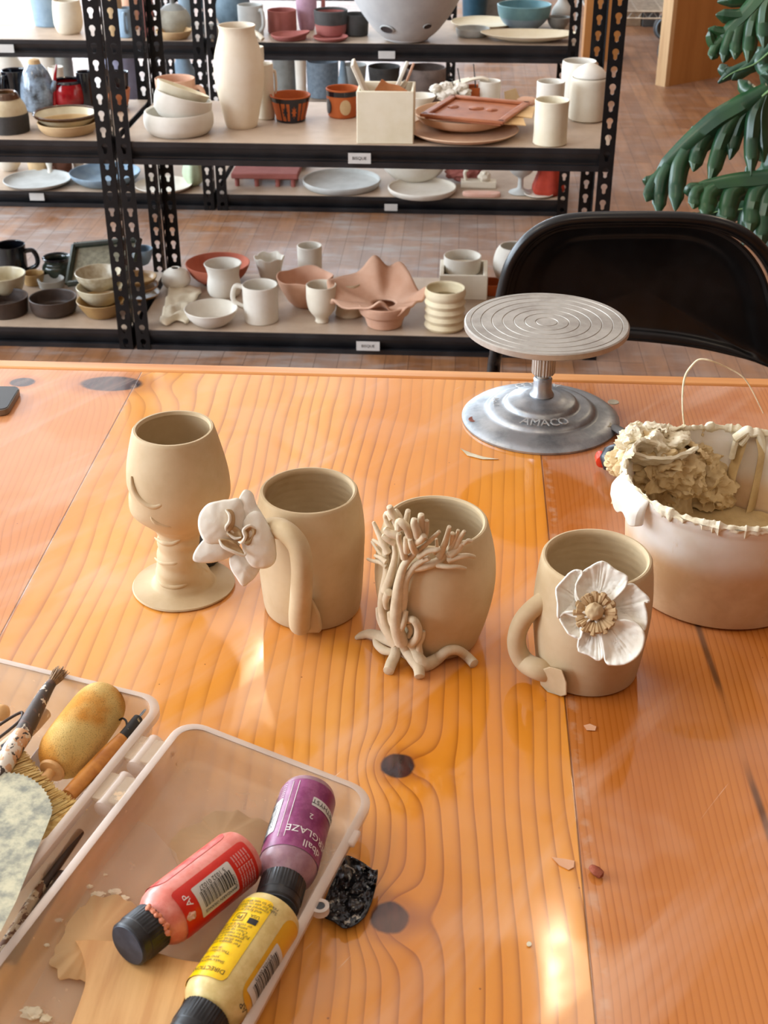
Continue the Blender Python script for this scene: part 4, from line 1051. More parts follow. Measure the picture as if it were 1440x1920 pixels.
M().sheet(pc, ctr, hfun, lambda x, y, h: fx(x, y, h+.004), 44).build('backrest', CHAIRM, t, solid=.0015, soff=0, ang=60)
xa, xb = P[0][0]+.02, P[-1][0]-.02; xm = (xa+xb)/2
m = M(); m.sheet([(xm+(xb-xa)/2*.98*math.copysign(abs(math.cos(a))**.4, math.cos(a)), 1.60+.19*math.copysign(abs(math.sin(a))**.4, math.sin(a))) for a in np.linspace(0, 2*PI, 48, endpoint=False)], (xm, 1.60), lambda u, q, p: -.01*(1-q), lambda x, y, h: (x, y, .435+h), 6)
m.build('seat', CHAIRM, t, solid=.012)
M().tube([(xa+.015, 1.93, .012), (xa+.015, 1.78, .30), (xa+.015, 1.55, .42), (xa+.015, 1.44, .43)], .0095, 12, 5).build('leg', CHAIRM, t)
M().tube([(xb-.015, 1.93, .012), (xb-.015, 1.78, .30), (xb-.015, 1.55, .42), (xb-.015, 1.44, .43)], .0095, 12, 5).build('leg', CHAIRM, t)
M().tube([(xa+.015, 1.90, .07), (xb-.015, 1.90, .07)], .007, 10, 1).build('cross_bar', CHAIRM, t)
for xx in (P[0][0], P[-1][0]):
    M().lathe([(0, 0), (.014, 0), (.014, .03), (0, .032)], (xx, 1.66, 0), 14).build('rubber_foot', BLKP, t)

# ============================================================ PLANT
LEAFM, nt, bs = newmat('glossy lobed leaf')
v = coords(nt); n1 = noise(nt, v, 14, 4)
link(nt, mixc(nt, n1.sm(.3, .7), rgb(26, 60, 40), rgb(44, 80, 44)), bs.inputs['Base Color']); bs.inputs['Roughness'].default_value = .3
bump(nt, bs, noise(nt, v, 60, 3), .2, .001)
LEAFD = plain('dark leaf', rgb(30, 58, 40), .35, var=.4, nscale=10)
VEIN = plain('pale leaf vein', rgb(118, 150, 100), .4)
STEM = plain('green leaf stalk', rgb(74, 110, 56), .4)
POTM = plain('grey planter', rgb(120, 116, 110), .6)
YP = 2.55
base = at_z(1560, 560, 0.0); base = np.array([.98, YP+.1, 0.0])
t = thing('lobed_leaf_plant', 'green philodendron with deeply lobed glossy leaves behind the chair', 'plant', base)
M().lathe([(0, 0), (.13, 0), (.17, .3), (.16, .3), (.15, .26), (0, .26)], base, 36).build('plant_pot', POTM, t)
M().lathe([(0, .275), (.152, .265)], base, 24).build('soil', BROWN, t)
def leaf(rib, lobes, mat, Y=YP, tilt=.0, w0=11, name='leaf'):
    """rib: pixel points stem->tip, lobes: (position 0..1 along the rib, tip px, width px, droop)"""
    m = M(); R_ = catmull(rib, 10); nR = len(R_); L = []
    def W(p, dy): return at_y(p[0], p[1], Y+dy)
    def strip(pts, widths, dys, fold=.007):
        C = catmull(pts, 8); K = len(C); rows = []; widths = [w*1.3 for w in widths]
        ws = np.interp(np.linspace(0, 1, K), np.linspace(0, 1, len(widths)), widths); dd = np.interp(np.linspace(0, 1, K), np.linspace(0, 1, len(dys)), dys)
        for i in range(K):
            tg = C[min(i+1, K-1)]-C[max(i-1, 0)]; tg = tg/max(np.linalg.norm(tg), 1e-6); nn = np.array([-tg[1], tg[0]])
            rows.append([W(C[i]+nn*ws[i]*q, dd[i]-fold*(1-abs(q))*(ws[i]/12)) for q in (-1, -.5, 0, .5, 1)])
        m.grid(rows)
    strip(rib, [w0*.7, w0*1.25, w0*1.25, w0*1.1, w0*.85, 1.0], [0, tilt*.5, tilt])
    for tpos, tip, w, dr in lobes:
        b = R_[int(tpos*(nR-1))]; b2 = R_[max(int((tpos-.06)*(nR-1)), 0)]
        tip = np.array(tip, float); mid = (b+tip)/2 + (b-b2)*.25
        strip([b2, (b*.6+mid*.4), mid, (mid+tip)/2, tip], [w*.9, w*1.0, w*.95, w*.85, .8], [tilt*tpos, tilt*tpos+dr*.4, tilt*tpos+dr])
    o = m.build(name, mat, t, solid=.0012, soff=0, ang=60)
    M().tube([W(p, tilt*i/(nR-1)-.013) for i, p in enumerate(R_[:-4:3])], [.0026, .0008], 6, 2).build('vein', VEIN, o)
    return o
A1 = at_y(1440, 160, YP)
leaf([(1445, 168), (1400, 202), (1350, 232), (1300, 272), (1255, 312), (1222, 346)],
     [(.08, (1432, 305), 12, -.05), (.12, (1408, 330), 13, -.08), (.2, (1368, 300), 11, -.04), (.3, (1330, 345), 13, -.07), (.38, (1372, 288), 9, -.03), (.5, (1300, 322), 12, -.05), (.68, (1266, 396), 13, -.1),
      (.85, (1234, 402), 12, -.08), (.9, (1212, 378), 11, -.06), (.93, (1205, 338), 8, 0), (.22, (1368, 188), 12, .03), (.4, (1322, 222), 10, .02), (.55, (1300, 236), 9, .02), (.68, (1276, 274), 9, .02), (.8, (1250, 300), 9, .01), (.1, (1385, 150), 12, .04)], LEAFM, YP-.05, -.03, 18)
leaf([(1475, -60), (1440, -10), (1405, 30), (1370, 62), (1338, 92)],
     [(.2, (1345, 4), 13, .02), (.5, (1342, 28), 12, .0), (.75, (1328, 54), 9, 0), (.9, (1334, 112), 9, -.02), (.72, (1356, 118), 11, -.04), (.6, (1378, 112), 11, -.05), (.4, (1402, 118), 12, -.06), (.25, (1432, 90), 13, -.06), (.95, (1330, 58), 8, 0)], LEAFM, YP+.02, -.02, 15)
leaf([(1500, 60), (1450, 92), (1415, 120), (1375, 136), (1346, 156)],
     [(.5, (1372, 150), 8, -.02), (.8, (1352, 120), 9, .02), (.4, (1440, 140), 12, -.04), (.3, (1410, 96), 10, .02)], LEAFD, YP+.1, 0, 9)
leaf([(1500, 140), (1470, 180), (1440, 240), (1425, 300)], [(.3, (1425, 140), 12, 0), (.5, (1400, 210), 12, 0), (.5, (1480, 260), 12, 0), (.7, (1445, 330), 12, -.03), (.8, (1398, 300), 10, -.03)], LEAFD, YP+.14, 0, 12)
leaf([(1500, 330), (1440, 345), (1380, 350), (1330, 355), (1296, 350)],
     [(.1, (1450, 452), 16, -.08), (.3, (1405, 440), 16, -.08), (.5, (1360, 425), 15, -.07), (.7, (1322, 408), 14, -.06), (.85, (1300, 392), 11, -.04), (.95, (1290, 368), 9, 0), (.3, (1400, 312), 10, .03), (.6, (1340, 335), 9, .03), (.2, (1425, 470), 15, -.1)], LEAFM, YP-.12, -.02, 17)
leaf([(1490, 360), (1440, 380), (1390, 392), (1340, 398), (1300, 420)],
     [(.2, (1440, 470), 15, -.05), (.4, (1395, 460), 14, -.05), (.6, (1350, 445), 14, -.05), (.8, (1310, 450), 12, -.03), (.9, (1292, 400), 9, 0)], LEAFD, YP+.02, 0, 14)
leaf([(1520, 230), (1470, 270), (1440, 330), (1430, 390)], [(.4, (1410, 290), 12, 0), (.6, (1395, 350), 12, 0), (.8, (1400, 400), 12, 0)], LEAFD, YP+.16, 0, 14)
for p0 in ((1445, 168, -.05), (1475, -60, .02), (1500, 60, .1), (1500, 140, .14), (1500, 330, -.12), (1490, 360, .02), (1520, 230, .16)):
    q = at_y(p0[0], p0[1], YP+p0[2]); M().tube([base+np.array([0, 0, .26]), (base+q)/2+np.array([.05, 0, .12]), q], [.010, .006], 8, 8).build('stem', STEM, t)
# ============================================================ BANDING WHEEL
S_ = at_z(1014, 768, TZ+.012); kk = depth(S_)/FPX; RB = 147.5*kk
bc = np.array([S_[0], S_[1], TZ])
t = thing('banding_wheel', 'grey metal banding wheel turntable on the table near the chair', 'banding wheel', bc)
# height of the head: pixel row 603 above the base axis
rr = ray(1018, 603); q = math.hypot(bc[0], bc[1])/np.linalg.norm(rr[:2]); zt = CAM[2]+rr[2]*q
RT = 153*np.linalg.norm(bc+np.array([0, 0, zt-TZ])-CAM)*1.0/FPX*math.cos(R(8.3))
n = 96
# base with three countersunk feet holes modelled as dimples
prof = [(0, .030), (.019, .030), (.024, .0285), (.030, .0265), (.036, .0255), (.039, .0235), (.0405, .0205), (.0415, .0192), (.044, .0188), (.052, .0182), (.057, .0165), (.0595, .0135), (.0605, .0120), (.064, .0112), (.074, .0095), (.082, .0072), (RB-.002, .0045), (RB, .003), (RB-.0005, .0005), (0, .0005)]
M().lathe(prof, bc, n).build('base', IRON, t, ang=50)
M().lathe([(0, .029), (.0125, .029), (.0135, .031), (.0105, .036), (.0100, .048), (.0104, .0495), (.009, .0515), (0, .0515)], bc, 40).build('socket', IRON, t)
M().lathe([(0, .050), (.0066, .050), (.0066, zt-TZ-.018), (0, zt-TZ-.018)], bc, 24).build('shaft', ALU, t)
H = zt-TZ
M().lathe([(0, H-.060), (.0116, H-.060), (.0128, H-.058), (.0128, H-.030), (.0116, H-.010), (0, H-.008)], bc, 96, fn=lambda x, y, z, a: (x*(1-.07*(math.sin(a*24) > 0)), y*(1-.07*(math.sin(a*24) > 0)), z)).build('knurled_collar', ALU, t, ang=20)
hp = [(0, 0)]
for g in (.0115, .0235, .035, .047, .0585, .070, .0805):
    hp += [(g-.0007, 0), (g-.0002, -.0007), (g+.0002, -.0007), (g+.0007, 0)]
hp += [(RT-.0015, 0), (RT, -.0012), (RT, -.0065), (RT-.002, -.008), (RT-.01, -.008), (.03, -.010), (.016, -.011), (0, -.011)]
M().lathe(hp, bc+np.array([0, 0, H]), 128).build('wheel_head', ALU, t, ang=25)
EMB = metal_mat('raised bright casting', rgb(215, 215, 212), rgb(180, 180, 178), .35, 40)
def arc_text(txt, rad, ac, step, size, tall, z0, dz, flip=1):
    m = M()
    for i, ch in enumerate(txt):
        a = R(ac+(i-(len(txt)-1)/2)*step*flip)
        vs, fs = text_mesh(ch, size)
        T_ = np.array([-math.sin(a), math.cos(a), 0])*flip; N_ = np.array([math.cos(a), math.sin(a), 0])*(-flip)
        m.add([bc+np.array([math.cos(a), math.sin(a), 0])*rad+T_*x+N_*y*tall+np.array([0, 0, z0+dz*(y*tall*(1 if flip > 0 else -1))]) for x, y, _ in vs], fs)
    return m
arc_text('AMACO', .0500, -88, 12, .0150, 1.3, .0198, .09).build('raised_lettering', EMB, t, smooth=False, solid=.0009, soff=1)
arc_text('AMACO', .0500, 92, 12, .0150, 1.3, .0198, .09).build('raised_lettering', EMB, t, smooth=False, solid=.0006, soff=1)
arc_text('No5', .0505, 178, 8, .008, 1.1, .0192, .06).build('raised_lettering', EMB, t, smooth=False, solid=.0005, soff=1)
for px, py, c_ in ((889, 787, 'rust'), (1137, 797, 'dust'), (1150, 755, 'dust')):
    p = at_z(px, py, TZ+.0075); M().lathe([(0, .0008), (.0042, .001), (.0060, .0012), (.0064, .0004)], p, 20, fn=lambda x, y, z, a: (x, y, z-.06*(math.hypot(p[0]+x-bc[0], p[1]+y-bc[1])-.075) if False else z)).build('foot_hole', clay('rust '+c_, rgb(150, 92, 76) if c_ == 'rust' else rgb(176, 164, 140), None, .8), t)

# ============================================================ HERO CUPS
def hero_lathe(i, wall=.0045, floor_=.008, amp=.004, seed=0, lip=.6, n=128, bulge=None, N=60, base_prof=None):
    H = i.H; out = [(i.prof(q)*i.k, q*H) for q in np.linspace(0, 1, N)]
    rt = out[-1][0]
    pr = [(0, .0006), (out[0][0]-.003, 0), (out[0][0]-.0006, .0012)]+out[1:]
    pr += [(rt-wall*.25, H+wall*.35), (rt-wall*.6, H+wall*.42), (rt-wall*.9, H+wall*.15), (rt-wall, H-wall*.4)]
    pr += [(max(r-wall, .004), z) for r, z in out[::-1] if floor_+.006 < z < H-wall*.8]
    ri = i.prof(floor_/H)*i.k-wall
    pr += [(ri-.003, floor_+.002), (ri-.009, floor_), (0, floor_)]
    def fn(x, y, z, a):
        g = mnoise.noise(Vector((math.cos(a)*1.6+seed, math.sin(a)*1.6, z*22)))
        q = 1+amp*g*1.4+.003*math.sin(z*900+g*2)*(1 if math.hypot(x, y) < i.r(i.c[2]+z)-.002 else .25)
        if bulge: q *= bulge(a, z/H)
        return x*q, y*q, z
    m = M(); m.lathe(pr, i.c, n, fn); return m
# ---- goblet
gprof = [(92, 0), (92, .012), (88, .02), (60, .026), (52, .05), (48, .09), (45, .17), (43, .25), (41.5, .34), (46, .40), (62, .455), (79, .52), (88, .60), (91, .70), (88, .80), (80, .91), (72, 1.0)]
g = solve_pot(346, 770, 1147, TZ, gprof); g.prof = profile_fn(gprof)
g.c = np.array(g.c)
def adir(px_ang): return px_ang
t = thing('clay_goblet', 'unfired clay goblet with draped folds on its stem and round foot', 'goblet', g.c, 'handmade unfired clay cups on the table')
def gb(a, q):
    d = lambda a0, w: math.exp(-((((a-a0+PI) % (2*PI))-PI)/w)**2)
    s = 1.0
    s += .085*d(R(-150), .5)*math.exp(-((q-.54)/.07)**2)
    s += .035*d(R(-10), .6)*math.exp(-((q-.60)/.08)**2)
    s -= .05*d(R(-15), .5)*math.exp(-((q-.83)/.09)**2)
    s -= .05*d(R(-165), .3)*math.exp(-((q-.655)/.025)**2)
    s += .16*d(R(-5), .8)*math.exp(-((q-.055)/.05)**2)
    s -= .62*d(R(12), .75)*math.exp(-((q-.205)/.07)**2)
    s -= .12*d(R(5), .6)*math.exp(-((q-.33)/.06)**2)
    if .06 < q < .45: s += .045*math.sin(q*75+a*1.0)*math.sin(a*1.5+q*9)
    s += .006*math.sin(a*3+q*11)
    return s
H = g.H; out = [(g.prof(q)*g.k, q*H) for q in np.linspace(0, 1, 110)]
wall = .004; rt = out[-1][0]; fz = H*.52
pr = [(0, .0004), (out[0][0]-.002, 0)]+out[1:]+[(rt-wall*.3, H+wall*.4), (rt-wall*.75, H+wall*.4), (rt-wall, H-wall*.3)]+[(r-wall, z) for r, z in out[::-1] if fz < z < H-wall]+[(out[60][0]-.012, fz-.004), (0, fz-.006)]
m = M()
def gfn(x, y, z, a):
    q = gb(a, z/H)*(1+.006*mnoise.noise(Vector((math.cos(a)*2, math.sin(a)*2, z*30))))
    return x*q+.005*min(1, z/H/.6), y*q, z
m.lathe(pr, g.c, 144, gfn)
def fold(pts, w, off=-.0012, mm=None):
    P = []
    for x, y in pts:
        p, n_ = raysurf(g, x, y, off); P.append(p)
    mm.tube(P, [w*.25]+[w]*(len(P)-2)+[w*.2], 10, 6)
g0 = g.prof
fold([(246, 893), (250, 915), (262, 935), (284, 949), (302, 945), (312, 930)], .0026, -.0023, m)
fold([(283, 968), (292, 978), (318, 985), (340, 980)], .0026, -.0016, m)
fold([(290, 1008), (306, 1018), (326, 1018), (348, 1003)], .0022, -.0012, m)
fold([(290, 1046), (304, 1055), (326, 1056), (344, 1050)], .0022, -.0014, m)
fold([(294, 1082), (306, 1096), (326, 1101), (346, 1096), (358, 1086)], .0022, -.0012, m)
m.build('body', HERO, t)
# ---- mug with orchid
mprof = [(88, 0), (92, .06), (96, .25), (99, .5), (100, .68), (97, .84), (92, .94), (89, 1)]
m2 = solve_pot(588, 879, 1183, TZ, [(r*.985, q) for r, q in mprof])
t2 = thing('orchid_mug', 'clay mug with a white orchid flower at the top of its handle', 'mug', m2.c, 'handmade unfired clay cups on the table')
hero_lathe(m2, seed=2).build('body', HERO, t2)
def onpot(i, px, py, off): return raysurf(i, px, py, off)[0]
# orchid
class Frame:
    def __init__(s, px, py, Y, tx=0.0, tz=0.0):
        s.P = at_y(px, py, Y); s.px, s.py = px, py
        n_ = CAM-s.P; n_ = n_/np.linalg.norm(n_); e1 = np.cross((0, 0, 1.), n_); e1 = e1/np.linalg.norm(e1)
        # turn the flower a little so that it is a real oriented plane in the room
        n_ = n_*math.cos(tx)+np.cross(e1, n_)*math.sin(tx)
        if tz: n_ = n_*math.cos(tz)+e1*math.sin(tz)
        n_ = n_/np.linalg.norm(n_); s.n = n_
    def __call__(s, x, y, h):
        r = ray(x, y); u = ((s.P-CAM) @ s.n)/(r @ s.n); return CAM+r*u+s.n*h
fy = float(m2.c[1]-m2.prof(.75)*m2.k)-.012
F2_ = Frame(450, 1010, fy, R(8), 0)
hpts = [(500, 992, .000), (516, 990, .010), (540, 1000, .022), (560, 1026, .028), (566, 1065, .028), (565, 1110, .024), (562, 1150, .016), (562, 1172, .010)]
M().tube([F2_(458, 1004, -.002), F2_(474, 1000, -.007)]+[onpot(m2, x, y, o) for x, y, o in hpts[1:]], [.006, .0065, .008, .0085, .0085, .0085, .0088, .009, .0088], 18, 8, flat=1.15).build('handle', HERO, t2)
# clay tab where the handle meets the table
def tab(i, poly, off0, off1, par, Ycomp=None):
    m = M(); front = [raysurf(i, x, y, off1)[0] for x, y in poly]; back = [raysurf(i, x, y, off0)[0] for x, y in poly]
    for a in front+back: a[2] = max(a[2], TZ+.0004)
    n_ = len(poly); m.add(front+back, [tuple(range(n_)), tuple(range(2*n_-1, n_-1, -1))]+[(k, (k+1) % n_, n_+(k+1) % n_, n_+k) for k in range(n_)])
    return m.build('handle_tab', HERO, par, bevel=.003, bseg=3)
tab(m2, [(552, 1120), (586, 1122), (600, 1150), (605, 1180), (598, 1188), (556, 1188), (548, 1180), (546, 1150)], -.004, .013, t2)
def petal(par, F, outline, centre, off, dome=0.0, edge=0.0, tilt=None, mat=HEROW, wave=0.0, wk=5, name='petal', thick=.0022, rings=9, rough=.0006, ripple=None):
    oc = catmull(outline, 5, True); fc = np.array([F.px, F.py])
    def h(u, q, p):
        v = off + dome*(1-q*q) + edge*q**3 + wave*q*q*math.sin(u*2*PI*wk+1)
        if tilt: v += (p[0]-centre[0])*tilt[0]+(p[1]-centre[1])*tilt[1]
        v += rough*mnoise.noise(Vector((p[0]*.09, p[1]*.09, off*900)))
        if ripple:
            a = math.atan2(p[1]-fc[1], p[0]-fc[0]); v += ripple*math.sin(a*60+2*math.sin(a*13))*min(1, np.linalg.norm(p-fc)/60)
        return v
    m = M(); m.sheet(oc, centre, h, F, rings)
    return m.build(name, mat, par, solid=thick, soff=0, ang=70, bevel=0)
petal(t2, F2_, [(455, 1035), (475, 1040), (487, 1060), (480, 1078), (468, 1090), (456, 1098), (446, 1085), (434, 1066), (431, 1048), (440, 1036)], (457, 1062), .000, .003)
petal(t2, F2_, [(430, 990), (448, 1015), (442, 1036), (412, 1050), (385, 1054), (366, 1052), (362, 1044), (368, 1030), (382, 1012), (405, 995)], (405, 1030), .001, .003)
petal(t2, F2_, [(440, 985), (442, 950), (448, 935), (456, 920), (464, 918), (473, 925), (480, 945), (492, 965), (500, 985), (480, 1005), (455, 1000)], (465, 960), .0025, .002)
petal(t2, F2_, [(447, 934), (455, 945), (460, 960), (457, 985), (450, 1005), (430, 1015), (400, 1018), (384, 1012), (374, 992), (373, 972), (380, 955), (392, 944), (415, 938), (432, 936)], (415, 975), .0048, .004, -.001)
petal(t2, F2_, [(462, 968), (474, 958), (488, 960), (500, 980), (512, 1005), (516, 1030), (515, 1048), (506, 1059), (490, 1063), (472, 1058), (460, 1040), (455, 1020), (456, 1000), (457, 980)], (486, 1020), .0062, .004, -.001)
# lip: small curled folds
def lipblade(poly, ctr, off, dome, edge_pts, tilt=None):
    petal(t2, F2_, poly, ctr, off, dome, 0, tilt, HEROT, .0006, 4, 'lip', .002, 5)
    mm = M(); mm.tube([F2_(x, y, off+h) for x, y, h in edge_pts], [.0006]+[.0013]*(len(edge_pts)-2)+[.0006], 8, 5); mm.build('lip_edge', HEROW, t2)
lipblade([(424, 953), (434, 955), (439, 966), (438, 980), (430, 992), (424, 986), (430, 975), (429, 964)], (433, 970), .0100, .002, [(423, 953, .001), (430, 962, .003), (430, 974, .003), (424, 984, .002), (424, 992, 0)])
lipblade([(436, 984), (448, 990), (455, 1004), (448, 1010), (432, 1006), (426, 996)], (440, 998), .0090, -.002, [(426, 996, .001), (440, 1006, .001), (452, 1004, .002)])
lipblade([(462, 983), (470, 983), (478, 990), (474, 1004), (466, 1017), (458, 1014), (462, 1000), (458, 990)], (467, 1000), .0110, -.003, [(479, 987, .003), (468, 981, .004), (456, 989, .005), (459, 1002, .005), (453, 1012, .004), (447, 1012, .001)])
lipblade([(412, 1009), (430, 1010), (446, 1020), (458, 1036), (444, 1032), (424, 1024)], (434, 1020), .0100, -.002, [(411, 1008, .001), (418, 1020, .003), (436, 1029, .004), (456, 1037, .002), (461, 1032, .001)])
# ---- tree mug
m3prof = [(80, 0), (86, .05), (97, .2), (106, .38), (110, .55), (108, .72), (102, .86), (96, .95), (93, 1)]
m3 = solve_pot(812, 932, 1238, TZ, m3prof)
t3 = thing('tree_mug', 'clay mug wrapped by a modelled tree with branches and roots', 'mug', m3.c, 'handmade unfired clay cups on the table')
hero_lathe(m3, seed=5).build('body', HERO, t3)
cvt = lambda x, y: (640+x/4.8, 900+y/4.8)
u_ = .45e-3/4.8*1.25     # metres per crop pixel on the mug front
def branch(mm, pts, r0, r1, off=None, mid=None):
    P = []; n_ = len(pts)
    for k, p in enumerate(pts):
        x, y = cvt(p[0], p[1]); r = (r0+(r1-r0)*k/(n_-1))*u_
        o = r*.8+(p[2] if len(p) > 2 else 0)
        P.append(raysurf(m3, x, y, o)[0])
    rad = [r0*u_+(r1-r0)*u_*k/(n_-1) for k in range(n_)]
    mm.tube(P, rad, 10, 6)
mt = M()
branch(mt, [(500, 1470, .004), (440, 1390, .004), (395, 1280, .003), (370, 1130, .002), (385, 980, .001), (410, 830), (400, 680), (395, 600, .002), (405, 540, .004)], 46, 17)
branch(mt, [(400, 1000, .002), (440, 880, .003), (470, 760, .003), (485, 660, .004), (472, 560, .006)], 36, 15)
branch(mt, [(545, 1460, .004), (500, 1330, .006), (490, 1200, .006), (505, 1020, .006), (525, 900, .006), (565, 770, .006), (650, 670, .008), (760, 580, .012), (885, 462, .016)], 52, 12)
branch(mt, [(530, 1240, .002), (560, 1080, .002), (575, 920, .003), (640, 800, .003), (710, 735, .006), (790, 702, .010)], 34, 18)
branch(mt, [(335, 1150, .0), (345, 1250, .002), (390, 1350, .003), (450, 1440, .004)], 22, 26)
branch(mt, [(440, 1190, .008), (450, 1270, .009), (490, 1350, .009), (520, 1400, .008)], 22, 26)
branch(mt, [(580, 1180, .004), (560, 1290, .008), (520, 1380, .008), (510, 1440, .006)], 20, 24)
branch(mt, [(430, 1010, .008), (400, 1080, .006), (410, 1150, .004)], 30, 20)
branch(mt, [(590, 1265, .002), (650, 1260, .004), (690, 1330, .004), (680, 1420, .004), (620, 1480, .003)], 26, 30)
branch(mt, [(600, 1290, .001), (630, 1350, .001), (600, 1410, .003)], 22, 20)
branch(mt, [(740, 1360, .0), (730, 1420, .001), (700, 1480, .002), (705, 1560, .003)], 14, 26)
mt.build('trunk', HERO3, t3)
mb = M()
branch(mb, [(640, 790, .0), (760, 770, .0), (870, 730, .0), (940, 660, .002), (985, 600, .004), (1000, 480, .010)], 36, 16)
for pts, a, b in [
    ([(880, 690, .004), (920, 600, .006), (950, 510, .010), (972, 420, .014)], 26, 14),
    ([(960, 670, .004), (1010, 570, .007), (1040, 500, .010), (1052, 450, .012)], 20, 10),
    ([(960, 680, .006), (1030, 620, .008), (1070, 520, .012), (1110, 460, .015)], 24, 12),
    ([(980, 680, .008), (1060, 620, .010), (1090, 570, .012), (1170, 550, .012)], 24, 12),
    ([(960, 720, .006), (1060, 690, .010), (1140, 680, .012), (1200, 692, .012)], 24, 12),
    ([(860, 765, .002), (960, 780, .006), (1050, 780, .008), (1122, 796, .008)], 20, 10),
    ([(1100, 580, .014), (1140, 540, .016), (1180, 548, .018)], 12, 8),
    ([(700, 690, .010), (780, 640, .014), (850, 630, .016), (890, 625, .016)], 22, 14),
    ([(840, 660, .004), (860, 600, .006), (855, 530, .008)], 16, 9),
    ([(420, 660, .002), (370, 560, .006), (320, 450, .008), (288, 378, .010)], 28, 12),
    ([(400, 620, .002), (350, 580, .006), (285, 540, .008)], 18, 12),
    ([(380, 700, .002), (330, 640, .004), (275, 555, .006)], 14, 9),
    ([(410, 780, .002), (350, 740, .004), (290, 730, .005), (238, 712, .006)], 20, 10),
    ([(405, 740, .004), (350, 700, .006), (300, 680, .008)], 20, 10),
    ([(520, 420, .012), (480, 340, .014), (450, 280, .016), (432, 240, .018)], 32, 20),
    ([(540, 420, .010), (525, 330, .010), (488, 268, .010)], 24, 14),
    ([(570, 420, .010), (590, 340, .012), (602, 275, .014)], 24, 17),
    ([(480, 460, .012), (430, 410, .014), (400, 330, .014), (420, 300, .016), (450, 360, .018)], 22, 16),
    ([(530, 500, .012), (440, 480, .016), (390, 440, .018)], 34, 20),
    ([(480, 560, .010), (420, 530, .014), (375, 500, .016)], 30, 20),
    ([(640, 560, .012), (600, 450, .018), (560, 400, .020), (520, 380, .020), (515, 450, .022)], 30, 26),
    ([(700, 540, .012), (680, 460, .018), (655, 390, .020), (662, 348, .020)], 34, 20),
    ([(740, 500, .010), (720, 400, .014), (718, 310, .016)], 32, 20),
    ([(745, 520, .010), (765, 440, .014), (770, 365, .016)], 24, 14),
    ([(670, 560, .014), (715, 540, .018), (745, 500, .020)], 28, 20),
    ([(570, 700, .010), (545, 600, .014), (520, 540, .016), (520, 482, .018)], 28, 15),
    ([(590, 640, .012), (585, 570, .016), (580, 515, .018)], 28, 15),
    ([(660, 640, .012), (635, 590, .018), (618, 535, .020)], 26, 16),
    ([(560, 560, .006), (545, 480, .010), (560, 420, .010)], 26, 20),
    ([(610, 600, .004), (640, 520, .008), (610, 460, .010)], 28, 20)]:
    branch(mb, pts, a, b)
mb.build('branches', HERO3, t3)
mr = M()
def root(mm, pts, rads):
    P = []
    for k, p in enumerate(pts):
        x, y = cvt(p[0], p[1]); r = rads[k]*u_*.95
        q_ = at_z(x, y, TZ+r*.9+(p[2] if len(p) > 2 else 0))
        if math.hypot(q_[0]-m3.c[0], q_[1]-m3.c[1]) < m3.r(q_[2])+r*.7: q_ = raysurf(m3, x, y, r*.75)[0]
        q_[2] = max(q_[2], TZ+r*.85); P.append(q_)
    mm.tube(P, [r*u_*.95 for r in rads], 12, 6)
root(mr, [(520, 1480, .006), (430, 1440, .006), (340, 1405, .004), (250, 1385, .002), (180, 1400, .0), (128, 1424, .0)], [44, 46, 44, 36, 30, 14])
root(mr, [(545, 1515, .010), (460, 1545, .006), (380, 1530, .003), (320, 1480, .003), (300, 1420, .003)], [16, 26, 34, 28, 16])
root(mr, [(500, 1470, .010), (490, 1560, .005), (450, 1650, .001), (425, 1720, .0)], [40, 42, 42, 40])
root(mr, [(560, 1440, .012), (590, 1530, .010), (650, 1620, .006), (695, 1690, .003), (704, 1770, .0)], [46, 44, 44, 42, 38])
root(mr, [(620, 1440, .014), (660, 1520, .012), (700, 1620, .006), (760, 1660, .002), (860, 1610, .001), (950, 1540, .003), (1040, 1530, .004), (1120, 1580, .002), (1195, 1655, .0)], [34, 40, 52, 52, 44, 38, 36, 36, 38])
root(mr, [(540, 1560, .002), (590, 1590, .001), (640, 1610, .0)], [20, 24, 24])
mr.build('roots', HERO3, t3)
# ---- poppy mug
m4prof = [(92, 0), (96, .05), (104, .3), (108, .5), (108, .7), (105, .86), (102, .95), (100, 1)]
m4 = solve_pot(1094, 993, 1305, TZ, [(r*.985, q) for r, q in m4prof])
t4 = thing('poppy_mug', 'clay mug with a large open poppy flower pressed on its side', 'mug', m4.c, 'handmade unfired clay cups on the table')
hero_lathe(m4, seed=9).build('body', HERO, t4)
hpts = [(1092, 1106, .003), (1045, 1112, .010), (998, 1142, .014), (974, 1175, .014), (969, 1210, .014), (983, 1240, .012), (1014, 1256, .010), (1058, 1262, .004)]
hY = float(m4.c[1])-.55*m4.prof(.5)*m4.k
M().tube([at_y(x, y, hY+.012*math.sin(k/7*PI)+(.030, .010, 0, 0, 0, 0, -.006, .010)[k]) for k, (x, y, o) in enumerate(hpts)], [.0075, .0076, .0074, .0074, .0076, .0082, .009, .009], 18, 8).build('handle', HERO, t4)
tab(m4, [(1010, 1258), (1030, 1250), (1054, 1256), (1063, 1280), (1063, 1304), (1052, 1309), (1028, 1302), (1013, 1290)], -.006, .0075, t4)
fy4 = float(m4.c[1]-m4.prof(.5)*m4.k)-.016
F4 = Frame(1118, 1148, fy4, R(2), R(-6))
PZ = dict(rings=14, thick=.0014, ripple=.00045, rough=.0012)
petal(t4, F4, [(1118, 1150), (1150, 1125), (1172, 1100), (1188, 1095), (1200, 1105), (1216, 1120), (1218, 1128), (1209, 1130), (1214, 1150), (1214, 1170), (1208, 1182), (1190, 1168), (1150, 1160)], (1160, 1140), .001, -.002, .004, (-.00003, 0), **PZ)
